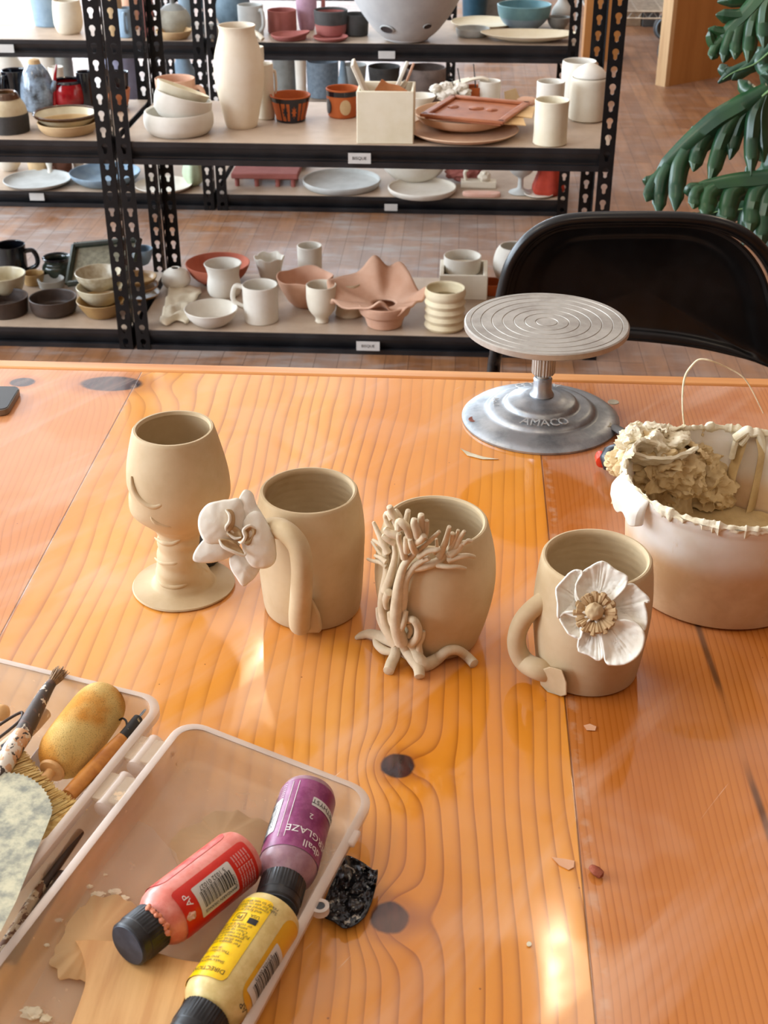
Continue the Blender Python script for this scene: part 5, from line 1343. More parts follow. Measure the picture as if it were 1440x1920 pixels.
petal(t4, F4, [(1118, 1150), (1095, 1140), (1080, 1120), (1083, 1096), (1092, 1075), (1110, 1062), (1128, 1053), (1140, 1056), (1155, 1068), (1177, 1080), (1178, 1092), (1170, 1108), (1148, 1128)], (1125, 1110), .0035, -.002, .004, None, **PZ)
petal(t4, F4, [(1118, 1152), (1090, 1158), (1062, 1150), (1050, 1158), (1049, 1130), (1046, 1106), (1055, 1092), (1072, 1074), (1084, 1069), (1095, 1074), (1083, 1096), (1086, 1120), (1100, 1138)], (1080, 1120), .002, -.002, .007, (-.00004, 0), **PZ)
petal(t4, F4, [(1118, 1152), (1100, 1170), (1092, 1196), (1086, 1196), (1070, 1188), (1058, 1170), (1053, 1158), (1060, 1148), (1090, 1146)], (1085, 1168), .0045, -.002, .005, None, **PZ)
petal(t4, F4, [(1118, 1150), (1126, 1180), (1132, 1215), (1132, 1232), (1122, 1238), (1105, 1228), (1086, 1221), (1085, 1205), (1090, 1180), (1102, 1160)], (1110, 1192), .001, -.001, .003, None, **PZ)
petal(t4, F4, [(1116, 1150), (1150, 1160), (1180, 1162), (1200, 1172), (1210, 1190), (1206, 1215), (1192, 1234), (1172, 1245), (1150, 1246), (1138, 1242), (1134, 1225), (1128, 1190)], (1160, 1196), .003, -.002, .004, None, **PZ)
mm = M()
for k_ in range(34):
    a = 2*PI*k_/34+.05*math.sin(k_*3.1); r0, r1 = 17, 37+4*math.sin(k_*2.3)
    cx, cy = 1119, 1150
    A = F4(cx+r0*math.cos(a), cy+r0*math.sin(a)*1.0, .0055); B = F4(cx+r1*math.cos(a), cy+r1*math.sin(a), .0085+.001*math.sin(k_*5)); 
    mm.tube([A, (A+B)/2+F4.n*.0012, B], [.0010, .0015, .0021], 7, 3, flat=1.3)
mm.build('stamens', HEROT, t4)
petal(t4, F4, [(1119+38*math.cos(a), 1150+38*math.sin(a)) for a in np.linspace(0, 2*PI, 12, endpoint=False)], (1119, 1150), .0050, -.001, 0, None, HEROT, rings=4, name='flower_disc')
c_ = F4(1117, 1146, .0085); M().blob(c_, .0068, 4, .14, 1.7, 3, (1, .9, 1)).build('seed_head', HERO, t4)
# ---- small dark rounded item behind goblet
p = at_z(380, 1058, TZ); o = M().blob(p+np.array([0, 0, .016]), .0200, 4, .08, 1.2, 8, (1, .8, .95)).build('item', clay('charcoal grey', rgb(72, 68, 64), rgb(52, 48, 46), .6, 60), org=tuple(p)); tag(o, 'dark grey pebble standing behind the goblet stem and orchid', 'item')
# ---- phone
A = at_z(38, 726, TZ+.0085); B = at_z(14, 766, TZ+.0085); X_ = (B-A)/np.linalg.norm(B-A); L_ = np.array([X_[1], -X_[0], 0])
if L_[0] > 0: L_ = -L_
wd = float(np.linalg.norm(B-A))+.006; c = (A+B)/2+L_*.075; c[2] = TZ+.0045
t = thing('mobile_phone', 'dark mobile phone lying near the left edge of the table', 'phone', c)
def rrect(w, h, r, n_=6):
    out = []
    for sx, sy, a0 in ((1, 1, 0), (-1, 1, 90), (-1, -1, 180), (1, -1, 270)):
        for k in range(n_+1):
            a = R(a0+90*k/n_); out.append((sx*(w/2-r)+r*math.cos(a), sy*(h/2-r)+r*math.sin(a)))
    return out
cvp = lambda x, y, z: tuple(c+L_*x+X_*y+np.array([0, 0, z]))
M().prism(rrect(.15, wd, .009), -.0043, .0035, cvp).build('case', plain('grey metal edge', rgb(120, 116, 110), .35, .8), t, bevel=.001)
M().prism(rrect(.1475, wd-.0025, .008), .0035, .0043, cvp).build('screen', plain('dark glass screen', rgb(12, 12, 14), .12), t)
# ============================================================ CLAY BUCKET
bp = [(163, 0), (168, .03), (172, .15), (178, .45), (184, .8), (187, .9), (190, .93), (192, 1)]
bk = solve_pot(1330, 800, 1173, TZ, bp)
t = thing('clay_bucket', 'milky plastic tub of wet clay scraps at the right', 'bucket', bk.c)
BKM, nt, bs = newmat('milky plastic with dried slip')
v = coords(nt); x, y, z = sep(nt, v)
lev = .062+(noise(nt, v, 11, 3)-.5)*.02
inn = 1.0-(z-lev).sm(-.012, .012)
c1 = mixc(nt, noise(nt, v, 16, 4).sm(.35, .65), rgb(232, 228, 220), rgb(218, 206, 186))
c2 = mixc(nt, noise(nt, v, 26, 4, .6).sm(.3, .7), rgb(216, 182, 134), rgb(192, 150, 98))
cc_ = mixc(nt, inn*.85, c1, c2)
st = noise(nt, comb(nt, x*30, y*30, z*12), 1.0, 5, .6).sm(.60, .66)*z.sm(.05, .08)
cc_ = mixc(nt, st*.7, cc_, rgb(218, 196, 158))
link(nt, cc_, bs.inputs['Base Color']); bs.inputs['Roughness'].default_value = .38
bs.inputs['Subsurface Weight'].default_value = .08; bs.inputs['Subsurface Radius'].default_value = (.02, .012, .007); bs.inputs['Subsurface Scale'].default_value = .3
bs.inputs['Transmission Weight'].default_value = .0
bump(nt, bs, noise(nt, v, 40, 3)+st*.6, .25, .001)
H = bk.H; wl = .0022
out = [(bk.prof(q)*bk.k, q*H) for q in np.linspace(0, 1, 40)]
pr = [(0, .0005), (out[0][0]-.004, 0)]+out[1:]+[(out[-1][0]-wl*.5, H+wl*.3)]+[(r-wl, q) for r, q in out[::-1]][:-2]+[(0, .004)]
def bfn(x, y, z, a):
    if z > H*.86:   # chewed rim
        z += (.003*mnoise.noise(Vector((math.cos(a)*6, math.sin(a)*6, 1)))-.001)*(z-H*.86)/(H*.14)
    return x, y, z
M().lathe(pr, bk.c, 144, bfn).build('tub', BKM, t)
SLIPW = clay('dry cream slip', rgb(232, 222, 196), rgb(214, 198, 162), .85, 50, .5)
SLIPT = clay('wet tan slip', rgb(206, 178, 126), rgb(180, 148, 96), .5, 40, .4, .5)
LUMP = clay('drying clay scraps', rgb(218, 194, 148), rgb(186, 154, 104), .7, 34, .4)
# crust along the rim
m = M(); rows = []; nA = 360; rim = bk.prof(1)*bk.k
for k in range(13):
    b = 2*PI*k/12; row = []
    for i in range(nA+1):
        a = 2*PI*i/nA; nz = mnoise.fractal(Vector((math.cos(a)*9, math.sin(a)*9, 4)), .5, 2.3, 5); n2 = mnoise.noise(Vector((math.cos(a)*13, math.sin(a)*13, b*.7)))
        w_ = max(.0016, .0028+.0022*nz+.0012*n2); up = .5+.5*math.sin(b)
        r = rim-.001+w_*math.cos(b)*.8+.0012*n2; zz = H-.001+(w_*1.1+.002*n2)*math.sin(b)-(.006*max(0, nz-.02) if math.sin(b) < -.2 and math.cos(b) > -.2 else 0)
        row.append((bk.c[0]+r*math.cos(a), bk.c[1]+r*math.sin(a), bk.c[2]+zz))
    rows.append(row)
m.grid(rows); m.build('dried_rim_crust', SLIPW, t, merge=1e-5)
# handle ear on the left
Ye = float(bk.c[1])-.02
m = M(); rows = []
for q in range(12):
    s = q/11; row = []
    for k in range(15):
        a = R(180+34*k/14); dr = .011*math.sin(min(1, s*1.6)*PI/2); zz = H+.001-.024*s-.004*mnoise.noise(Vector((k*.5, s*3, 2)))*(s)+.003*math.sin(k*.9)*s
        if 0 < k < 14: dd = dr
        else: dd = dr*.4
        r = rim+dd-.001; row.append((bk.c[0]+r*math.cos(a), bk.c[1]+r*math.sin(a), bk.c[2]+zz))
    rows.append(row)
m.grid(rows); m.build('rim_ear', BKM, t, solid=.0022, soff=0, subsurf=1)
# slip smears that run down inside
def smear(pts, w, mat, name='slip_streak'):
    m = M(); P = []
    for px, py, zz in pts: P.append(at_z(px, py, TZ+zz))
    m.tube(P, w, 10, 6, flat=.45); m.build(name, mat, t)
# inner far wall points: y = back wall
def inner(px, py, off=.002):
    r = ray(px, py); p = CAM+r*1.0; best = None
    for s in range(6000):
        p = CAM+r*(.8+s*.0002)
        if p[2] < TZ+.004: return p
        rad = bk.r(p[2])-.0022-off; d = math.hypot(p[0]-bk.c[0], p[1]-bk.c[1])
        if d > rad and p[1] > bk.c[1] and p[2] < TZ+H: return p
    return p
m = M()
m.tube([inner(x, y) for x, y in ((1396, 822), (1386, 850), (1374, 880), (1366, 910), (1356, 940), (1346, 968))], [.004, .005, .006, .007, .008, .008], 10, 5, flat=.4)
m.tube([inner(x, y) for x, y in ((1422, 822), (1428, 850), (1424, 880), (1418, 910), (1412, 940), (1406, 962))], [.0035, .0045, .005, .005, .006, .006], 10, 5, flat=.4)
m.build('slip_streak', SLIPT, t)
m = M(); rb = np.array([bk.c[0], bk.c[1], 0])
for pts, w in (([(1378, 822), (1392, 812), (1402, 806), (1410, 812), (1420, 810), (1426, 822), (1430, 845)], .0055), ([(1380, 826), (1376, 842), (1372, 858)], .004), ([(1404, 806), (1398, 820), (1388, 832)], .0045)):
    m.tube([at_y(x, y, float(bk.c[1])+rim*.86) for x, y in pts], w, 10, 5, flat=.7)
m.build('slip_drip', SLIPW, t)
M().lathe([(0, .030), (.05, .031), (bk.prof(.3)*bk.k-.004, .034)], bk.c, 60, fn=lambda x, y, z, a: (x, y, z+.006*mnoise.noise(Vector((x*40, y*40, 0))))).build('slip_pool', SLIPT, t)
# scraps
m = M(); dry = M()
lumps = [(1182, 868, .078, .018, 0), (1200, 840, .100, .019, 1), (1188, 822, .112, .009, 1), (1222, 832, .106, .018, 1), (1250, 832, .103, .017, 1), (1272, 822, .100, .010, 1), (1205, 882, .080, .020, 0), (1236, 858, .094, .022, 0), (1266, 872, .088, .023, 0), (1285, 900, .074, .016, 0), (1212, 915, .050, .022, 0), (1262, 905, .058, .016, 0),
         (1300, 848, .080, .016, 0), (1322, 838, .080, .014, 0), (1326, 900, .056, .022, 0), (1348, 925, .045, .014, 0), (1300, 925, .040, .018, 0), (1322, 868, .070, .016, 0), (1234, 950, .028, .014, 0), (1340, 885, .056, .014, 0), (1194, 800, .116, .005, 1)]
for k, (px, py, zz, r, dr_) in enumerate(lumps):
    (dry if dr_ else m).blob(at_z(px, py, TZ+zz), r, 5, .75, 1.05, k+3, (1, 1, .8), k % 3 != 1)
# torn slabs and curls standing between the lumps
rs = random.Random(12)
def torn(px, py, zz, w, h, yaw, lean, bend, tgt, sd):
    P = at_z(px, py, TZ+zz); ux = np.array([math.cos(yaw), math.sin(yaw), 0]); up = np.array([-math.sin(yaw)*math.sin(lean), math.cos(yaw)*math.sin(lean), math.cos(lean)]); nn = np.cross(ux, up); rows = []
    for a in range(15):
        v_ = a/14-.5; row = []
        for b in range(19):
            u = b/18-.5; e = .18*mnoise.noise(Vector((u*4, v_*4+sd, sd)))+.12*mnoise.noise(Vector((u*13, v_*13, sd)))
            row.append(P+ux*w*u*(1+e)+up*h*(v_*(1+e))+nn*(bend*(u*u*4-.5)+.004*mnoise.noise(Vector((u*6, v_*6, sd*2)))+.0012*math.sin(u*60)*(sd % 2)))
        rows.append(row)
    q = M(); q.grid(rows); front = list(q.v); back = [tuple(np.array(p)-nn*.0028) for p in q.v]; n0 = len(front); F_ = list(q.f)
    edge = [b for b in range(19)]+[a*19+18 for a in range(1, 15)]+[14*19+b for b in range(17, -1, -1)]+[a*19 for a in range(13, 0, -1)]
    fs = F_+[tuple(i+n0 for i in f[::-1]) for f in F_]+[(edge[i], edge[(i+1) % len(edge)], edge[(i+1) % len(edge)]+n0, edge[i]+n0) for i in range(len(edge))]
    tgt.add(front+back, fs)
for k, (px, py, zz, w, h, yaw, lean, bend, dr_) in enumerate(((1282, 845, .098, .050, .028, -.5, -.9, .010, 0), (1240, 860, .104, .060, .022, .2, -.8, -.008, 1), (1262, 892, .086, .050, .030, .1, .5, .010, 0), (1228, 925, .056, .020, .050, .1, .25, .006, 0), (1250, 935, .050, .018, .050, -.2, .2, -.005, 0), (1276, 935, .048, .022, .045, .5, .25, .005, 0), (1304, 880, .074, .030, .040, .9, .3, .008, 0),
        (1196, 850, .110, .030, .024, .7, -.5, .008, 1), (1290, 950, .034, .026, .030, .1, .3, .004, 0), (1312, 925, .050, .03, .03, -.4, .4, .006, 0), (1216, 815, .114, .034, .014, -.2, -.2, .004, 1), (1254, 812, .108, .030, .012, .1, -.1, -.004, 1), (1290, 815, .100, .030, .012, .1, 0, .004, 0))):
    torn(px, py, zz, w, h, yaw, lean, bend, dry if dr_ else m, k+1)
o = m.build('clay_scraps', LUMP, org=tuple(bk.c+np.array([-.02, 0, .04])), ang=50); tag(o, 'heap of torn wet clay scraps inside the milky tub', 'clay scraps', kind='stuff')
dry.build('dry_crest', SLIPW, o, ang=50)
# twine loop hanging over the rim
tw = [(1284, 806, 0), (1280, 770, 0), (1280, 735, .01), (1285, 705, .015), (1298, 685, .02), (1312, 674, .02), (1335, 677, .02), (1365, 690, .03), (1392, 706, .03), (1408, 728, .03), (1424, 760, .03), (1431, 775, .03)]
Yt = float(bk.c[1])+rim*.9
P = [at_y(x, y, Yt+d) for x, y, d in tw]
o = M().tube(P, [.0009, .0007, .001, .0012, .0009, .0008, .0007, .0006, .0005, .0004], 7, 6).build('twine', TWINE, org=tuple(P[0])); tag(o, 'thin cream string arching up from the clay tub rim', 'string')
# black tool with red tip, behind the tub
P = at_z(1160, 850, TZ); t = thing('black_tool', 'black plastic tool with red tip between banding wheel and clay tub', 'tool', P)
z1 = TZ+.012
M().tube([at_z(1142, 872, z1+.004), at_z(1162, 856, z1+.01), at_z(1186, 838, z1+.01)], [.016, .021, .014], 14, 5, flat=.55).build('grip', BLKP, t)
M().tube([at_z(1130, 866, z1), at_z(1126, 856, z1), at_z(1124, 850, z1)], [.007, .006, .003], 12, 4).build('red_tip', REDP, t)
M().tube([at_z(1150, 800, TZ+.006), at_z(1170, 812, TZ+.008), at_z(1190, 826, TZ+.010)], [.006, .0065, .007], 10, 4, flat=.5).build('handle', plain('worn grey handle', rgb(88, 82, 76), .5), t)

# ============================================================ TOOL BOX
Aang = R(-16.7)
U0 = np.array([math.cos(Aang), math.sin(Aang), 0]); V0 = np.array([math.sin(Aang), -math.cos(Aang), 0])   # U across, V towards the viewer
Z_ = np.array([0, 0, 1.])
def tray_shell(O, U, V, W, lu, lv, dep, taper, rc, par, name, rimw=.0038, wall=.0016, nm2='rim'):
    """open box: O = far hinge corner at rim height; W = outward normal (up)"""
    def ring(ins, w):
        pts = []
        for (x, y) in rrect(lu-2*ins, lv-2*ins, max(rc-ins*.6, .002), 8): pts.append(O+U*(x+lu/2)+V*(y+lv/2)+W*w)
        return pts
    rows = [ring(0, 0), ring(taper*.5, -dep*.5), ring(taper, -dep+.003), ring(taper+.003, -dep), ]
    n_ = len(rows[0]); vs = sum(rows, []); fs = []
    for k in range(len(rows)-1):
        for i in range(n_): fs.append((k*n_+i, k*n_+(i+1) % n_, (k+1)*n_+(i+1) % n_, (k+1)*n_+i))
    fs.append(tuple(range(3*n_, 4*n_)))
    M().add(vs, fs).build(name, PP, par, solid=wall, soff=0, ang=50)
    r1, r2, r3 = ring(0, 0), ring(-rimw, 0), ring(-rimw, -.005)
    vs = r1+r2+r3+ring(-rimw+.0015, .0012)+ring(.001, .0012)
    fs = []
    for a, b in ((0, 4), (4, 3), (3, 1), (1, 2)):
        for i in range(n_): fs.append((a*n_+i, a*n_+(i+1) % n_, b*n_+(i+1) % n_, b*n_+i))
    M().add(vs, fs).build(nm2, PPRIM, par, solid=.0012, soff=0, ang=50)
# base tray (left)
Ob = at_z(303, 1316, .802); LU, LV = .36, .20
LUb = .36
# the tray runs to the left out of the picture; its right edge faces the lid
t = thing('tool_box', 'frosted plastic tool box lying open, its hinged lid folded out to the right', 'tool box', at_z(100, 1500, TZ))
def loc(u, v, w, O=Ob): return O+U0*u+V0*v+Z_*w
tray_shell(loc(-LUb, 0, 0), U0, V0, Z_, LUb, .33, .050, .006, .018, t, 'tray', nm2='tray_rim')
# lid, tilted about the hinge edge
Ol = at_z(349, 1356, .800); tl = R(9.5)
UL = U0*math.cos(tl)-Z_*math.sin(tl); WL_ = U0*math.sin(tl)+Z_*math.cos(tl)
LLU, LLV, LD = .140, .330, .026
tray_shell(Ol, UL, V0, WL_, LLU, LLV, LD, .005, .016, t, 'lid', nm2='lid_rim')
def lidp(u, v, w=0): return Ol+UL*u+V0*v+WL_*w
LF = -LD+.001
def lidpix(px, py, w):   # point on the plane w above the lid rim plane
    r = ray(px, py); Pn = Ol+WL_*w; s = ((Pn-CAM) @ WL_)/(r @ WL_); return CAM+r*s
# hinge barrels
for v0, v1 in ((.028, .058), (.068, .100)):
    a = loc(.0135, v0+.006, -.006); b = loc(.0135, v1+.006, -.006)
    M().tube([a, b], .0062, 14, 1).build('hinge', PPRIM, t)
    M().box((a+b)/2+Z_*.004, (.022, v1-v0-.006, .003), U0, -V0).build('hinge_leaf', PP, t, bevel=.0006)
# latch lugs on the lid's right edge
for px, py in ((600, 1700),):
    p = lidpix(px, py, 0)
    ring_ = M(); m = ring_
    m.lathe([(.0032, -.004), (.0058, -.004), (.0058, .001), (.0032, .001), (.0032, -.004)], p, 24); m.build('latch_lug', PPRIM, t)
    if py > 1650: M().lathe([(0, -.003), (.0034, -.003), (.0034, .0005), (0, .0005)], p, 20).build('latch_pin', BLKP, t)
M().box(lidpix(663, 1572, 0), (.006, .014, .004), U0, -V0).build('latch_lug', PPRIM, t, bevel=.0015)
# inner step panel of the lid (embossed rounded rectangle)
m = M(); pl = [lidpix(x, y, LF+.0022) for x, y in catmull([(232, 1553), (318, 1590), (332, 1608), (330, 1640), (240, 1790), (120, 1980), (40, 2100), (-60, 2040), (60, 1860)], 4, True)]
n_ = len(pl); m.add(pl+[sum(pl)/n_], [(n_, i, (i+1) % n_) for i in range(n_)]); m.build('lid_panel', film('embossed frosted panel', rgb(216, 196, 172), .22, .5), t)
# dried clay residue in the lid
RES = film('thin clay residue', rgb(230, 190, 136), .85, .7)
def patch(poly, w, mat, name, seed=1, par=t):
    oc = catmull(poly, 6, True); m = M(); pts = []
    for i, p in enumerate(oc): pts.append(lidpix(p[0]+9*mnoise.noise(Vector((i*.33, seed, 0))), p[1]+9*mnoise.noise(Vector((i*.33, seed, 9))), w))
    n_ = len(pts); m.add(pts+[sum(pts)/n_], [(n_, i, (i+1) % n_) for i in range(n_)]); return m.build(name, mat, par, solid=.0006, soff=1)
patch([(110, 1770), (135, 1720), (165, 1690), (205, 1680), (245, 1690), (262, 1720), (240, 1790), (180, 1840), (150, 1838), (110, 1830), (95, 1800)], LF+.0042, RES, 'clay_residue', 1)
patch([(320, 1590), (335, 1560), (370, 1545), (390, 1528), (440, 1520), (470, 1535), (505, 1545), (500, 1600), (420, 1680), (350, 1640)], LF+.0006, film('faint clay film', rgb(228, 194, 148), .5, .6), 'clay_residue', 2)
for k, (x, y, r) in enumerate(((184, 1678, 9), (215, 1672, 8), (232, 1684, 7), (168, 1662, 5), (245, 1698, 5), (228, 1690, 4), (88, 1772, 4), (60, 1900, 14), (85, 1910, 8), (110, 1725, 5), (198, 1640, 3), (52, 1892, 6))):
    p = lidpix(x, y, LF+.003); M().blob(p, r*.00035, 3, .5, 2, k, (1.3, .8, .4)).build('clay_crumb', SLIPW, t)

# ---- bottles
def bottle(name, label, pa, pb, wa, wb, bodymat, Rr, captop=True, caplen=.021, roll=0.0, capr=.0145, trim=.0):
    """pa,pb: pixel of base-end centre and cap-end centre, wa/wb: heights of the axis above the table"""
    A = at_z(pa[0], pa[1], TZ+wa); B = at_z(pb[0], pb[1], TZ+wb); D = B-A; L = float(np.linalg.norm(D)); D = D/L
    up = Z_-D*(D @ Z_); up = up/np.linalg.norm(up); X = np.cross(up, D)
    c_, s_ = math.cos(roll), math.sin(roll); U2 = up*c_+X*s_; X2 = X*c_-up*s_
    mt = Matrix(((X2[0], U2[0], D[0], A[0]), (X2[1], U2[1], D[1], A[1]), (X2[2], U2[2], D[2], A[2]), (0, 0, 0, 1)))
    t = thing(name, label, 'paint bottle', mat4=mt)
    Lb = L-caplen
    prof = [(0, .0015), (Rr*.55, .001), (Rr*.8, 0), (Rr*.93, .0012), (Rr, .005), (Rr, Lb-.014), (Rr*.985, Lb-.010), (Rr*.93, Lb-.006), (Rr*.8, Lb-.002), (capr*.85, Lb+.0005), (capr*.8, Lb+.004), (0, Lb+.004)]
    M().lathe(prof, n=64).build('bottle_body', bodymat, t, local=True)
    cp = [(0, Lb+.001), (capr, Lb+.001), (capr, L-.007), (capr*.985, L-.0065), (capr*.96, L-.006), (capr*.96, L-.001), (capr*.9, L), (0, L)]
    cap = M().lathe(cp, n=96, fn=lambda x, y, z, a: ((x, y, z) if z > L-.0068 else (x*(1-.022*(math.sin(a*40) > 0)), y*(1-.022*(math.sin(a*40) > 0)), z))).build('flip_cap', BLKP, t, local=True, ang=25)
    if captop: M().lathe([(0, L+.0006), (capr*.86, L+.0006), (capr*.9, L-.0004)], n=48).build('cap_top', CAPTOP, cap, local=True)
    return t, L, Lb
def wrap(t, par, Rr, a0, a1, z0, z1, mat, name, off=.0003, rc=.004, label=None):
    """a label wrapped on the bottle: angles measured from local +Y (up) towards local +X"""
    w = (a1-a0)*Rr; h = z1-z0; m = M()
    pl = rrect(w, h, rc, 5); ctr = (0, 0)
    N_ = 14; xs = np.linspace(-w/2, w/2, 40); rows = []
    for q in range(len(xs)):
        x = xs[q]; d = max(0, abs(x)-(w/2-rc)); hh = h/2-(rc-math.sqrt(max(rc*rc-d*d, 0)))
        a = (a0+a1)/2+x/Rr
        rows.append([((Rr+off)*math.sin(a), (Rr+off)*math.cos(a), (z0+z1)/2+hh*s) for s in (-1, 0, 1)])
    m.grid(rows); return m.build(name, mat, par, local=True, label=label)
def wraptext(par, txt, Rr, ac, zc, size, mat, off=.0006, rot=0, sx=1.0, name='lettering'):
    """text wrapped on the bottle; rot 0: reads around the bottle, 90: reads along the axis"""
    vs, fs = text_mesh(txt, size); m = M(); out = []
    cr, sr = math.cos(R(rot)), math.sin(R(rot))
    for x, y, _ in vs:
        x *= sx; u = x*cr-y*sr; w = x*sr+y*cr
        a = ac-u/Rr; out.append(((Rr+off)*math.sin(a), (Rr+off)*math.cos(a), zc+w))
    m.add(out, fs); return m.build(name, mat, par, local=True, smooth=False)
def barcode(par, Rr, ac, zc, wu, wz, along, seed, off=.0005, nb=26):
    rnd = random.Random(seed); m = M(); pos = -.5
    while pos < .5:
        w = rnd.choice((.012, .012, .024, .034)); g_ = rnd.choice((.012, .02, .028))
        p0, p1 = pos, min(pos+w, .5)
        if along == 'z': qs = [(-.5, p0), (.5, p0), (.5, p1), (-.5, p1)]; pts = [(ac+a*wu/Rr, zc+b*wz) for a, b in qs]
        else: qs = [(p0, -.5), (p1, -.5), (p1, .5), (p0, .5)]; pts = [(ac+a*wu/Rr, zc+b*wz) for a, b in qs]
        if along == 'z':
            rows = [[(ac+s*wu/Rr, zc+b*wz) for s in np.linspace(-.5, .5, 9)] for b in (p0, p1)]
        else: rows = [[(ac+b*wu/Rr, zc+s*wz) for s in (-.5, .5)] for b in (p0, p1)]
        m.grid([[((Rr+off)*math.sin(a), (Rr+off)*math.cos(a), z) for a, z in r] for r in rows]); pos += w+g_
    return m.build('barcode', INK, par, local=True, smooth=False)
def paint(name, c, c2, rough=.32):
    m, nt, bs = newmat(name); v = coords(nt)
    link(nt, mixc(nt, noise(nt, v, 70, 5, .7).sm(.4, .65), c, c2), bs.inputs['Base Color']); bs.inputs['Roughness'].default_value = rough
    bs.inputs['Subsurface Weight'].default_value = .15; bs.inputs['Subsurface Scale'].default_value = .005
    return m
PUR = paint('purple label scuffed', rgb(122, 30, 88), rgb(150, 70, 118), .35)
REDL = paint('red label', rgb(214, 44, 24), rgb(204, 34, 18), .3)
REDS = paint('scuffed red label', rgb(232, 52, 44), rgb(238, 120, 104), .4)
YEL = paint('yellow label', rgb(250, 206, 0), rgb(242, 192, 0), .3)
RB_ = .0188
tp, L, Lb = bottle('glaze_bottle', 'purple glaze bottle lying at the far end of the lid', (580, 1487), (518, 1702), .034, .030, paint('mauve glaze', rgb(168, 132, 142), rgb(150, 112, 124)), RB_)
pb_ = [o for o in tp.children if o.name.startswith('bottle_body')][0]
pl = wrap(tp, pb_, RB_, R(-115), R(115), .006, Lb-.013, PUR, 'purple_label', rc=.002)
wl_ = wrap(tp, tp, RB_, R(-88), R(-38), .022, Lb-.026, TAG, 'barcode_label', .0006, .001)
barcode(wl_, RB_, R(-72), (.022+Lb-.026)/2, .010, .04, 'z', 5, .0009)
wraptext(wl_, '0 51032 02154', RB_, R(-50), (.022+Lb-.026)/2, .0034, INK, .0010, 90)
b_ = wrap(tp, tp, RB_, R(24), R(96), .020, .0275, TAG, 'name_band', .0006, .0005)
wraptext(b_, 'AMETHYST', RB_, R(62), .0236, .0052, INK, .0010)
wraptext(pl, 'UNDERGLAZE', RB_, R(62), .0500, .0076, INKW, .0007)
wraptext(pl, 'dball', RB_, R(50), .0592, .0080, INKW, .0007)
wraptext(pl, 'EZ Stroke 2', RB_, R(60), .0375, .0048, INKW, .0007) if False else wraptext(pl, '2', RB_, R(30), .0365, .006, INKW, .0007)
for a in (-24, -11):
    M().tube([((RB_+.0004)*math.sin(R(a)), (RB_+.0004)*math.cos(R(a)), z) for z in (.008, .04, Lb-.02)], .00025, 5, 2).build('label_seam', INKW, pl, local=True)
for k in range(7): wraptext(pl, 'Apply two to three coats', RB_, R(-66), .009+k*.0022, .0018, INKW, .0007)

tr, L, Lb = bottle('underglaze_bottle', 'red glaze bottle with black cap resting on the wooden tool', (454, 1604), (240, 1772), .037, .045, paint('coral glaze', rgb(226, 142, 128), rgb(214, 118, 102)), RB_)
wrap(tr, tr, RB_, R(-85), R(-18), .006, Lb-.010, REDS, 'scuffed_front_label', .0003, .008)
rl = wrap(tr, tr, RB_, R(12), R(120), .006, Lb-.009, REDL, 'back_label', .0003, .003)
rw = wrap(tr, tr, RB_, R(28), R(88), .024, .056, TAG, 'barcode_label', .0006, .001)
barcode(rw, RB_, R(57), .040, .0095, .026, 'z', 11, .0009, 30)
wraptext(rw, '5 1032 01027', RB_, R(37), .040, .0040, INK, .0010, 90)
wraptext(rw, 'MANDARIN ORANGE', RB_, R(78), .040, .0028, INK, .0010, 90)
wraptext(rw, 'UG207', RB_, R(66), .0262, .0030, INK, .0010)
wraptext(rl, 'AP', RB_, R(40), .0615, .0065, INKW, .0007)
for k in range(6): wraptext(rl, 'Stir well before using  non toxic', RB_, R(64), .0095+k*.0022, .0019, INKW, .0007)
o = M().blob((RB_*.95*math.sin(R(66)), RB_*.95*math.cos(R(66)), .064), .0032, 3, .4, 2, 4, (1, .7, 1.3)).build('dried_drip', PINK, tr, local=True)
cap_ = [o for o in tr.children if o.name.startswith('flip_cap')][0]
m = M()
for k in range(16):
    a = R(-8+k*5.4); m.blob((.0146*math.sin(a), .0146*math.cos(a), Lb+.0015+.002*abs(math.sin(k*1.3))), .0013+.0007*math.sin(k*2.2), 2, .4, 2, k)
m.build('dried_glaze', clay('dry coral glaze', rgb(228, 150, 118), rgb(212, 126, 96), .8), cap_, local=True)

ty, L, Lb = bottle('glaze_bottle', 'yellow-labelled glaze bottle lying along the lid edge below the purple one', (512, 1714), (352, 1956), .032, .030, paint('pale cream glaze', rgb(226, 204, 140), rgb(212, 186, 118)), RB_+.0008)
R2_ = RB_+.0008
yl = wrap(ty, ty, R2_, R(-92), R(20), .007, Lb-.009, YEL, 'yellow_label', .0003, .004)
y2 = wrap(ty, ty, R2_, R(50), R(112), .006, Lb-.010, paint('amber label', rgb(226, 170, 40), rgb(214, 156, 30)), 'amber_label', .0003, .008)
lines = ['ready to use after a quick shake.', 'Safe for use on dinnerware when', 'covered with a clear glaze', 'and fired to cone 05.', None, None, None, None, 'or cone 6 as needed.', 'using a soft brush.', 'Clean up with water', 'Fire to maturity cone 06', 'greenware or bisque', 'use three coats. Dry', 'For opaque coverage', None, 'in use.', 'This colour stays', None, 'your ware', 'Shake well before']
z = .0105
for s in lines:
    if s: wraptext(yl, s, R2_, R(-30), z, .0031, INK, .0008)
    z += .00235
wraptext(yl, 'DIRECTIONS:', R2_, R(-24), Lb-.0145, .0042, INK, .0006)
wraptext(yl, 'USA', R2_, R(2), .0212, .0032, INK, .0006)
for ac, z0, w_, h_ in ((R(3), .0250, .0058, .0042),):
    m = M(); m.grid([[((R2_+.0006)*math.sin(ac+s), (R2_+.0006)*math.cos(ac+s), z0+b) for s in np.linspace(-w_/2/R2_, w_/2/R2_, 6)] for b in (-h_/2, h_/2)]); m.build('flag_mark', INK, yl, local=True)
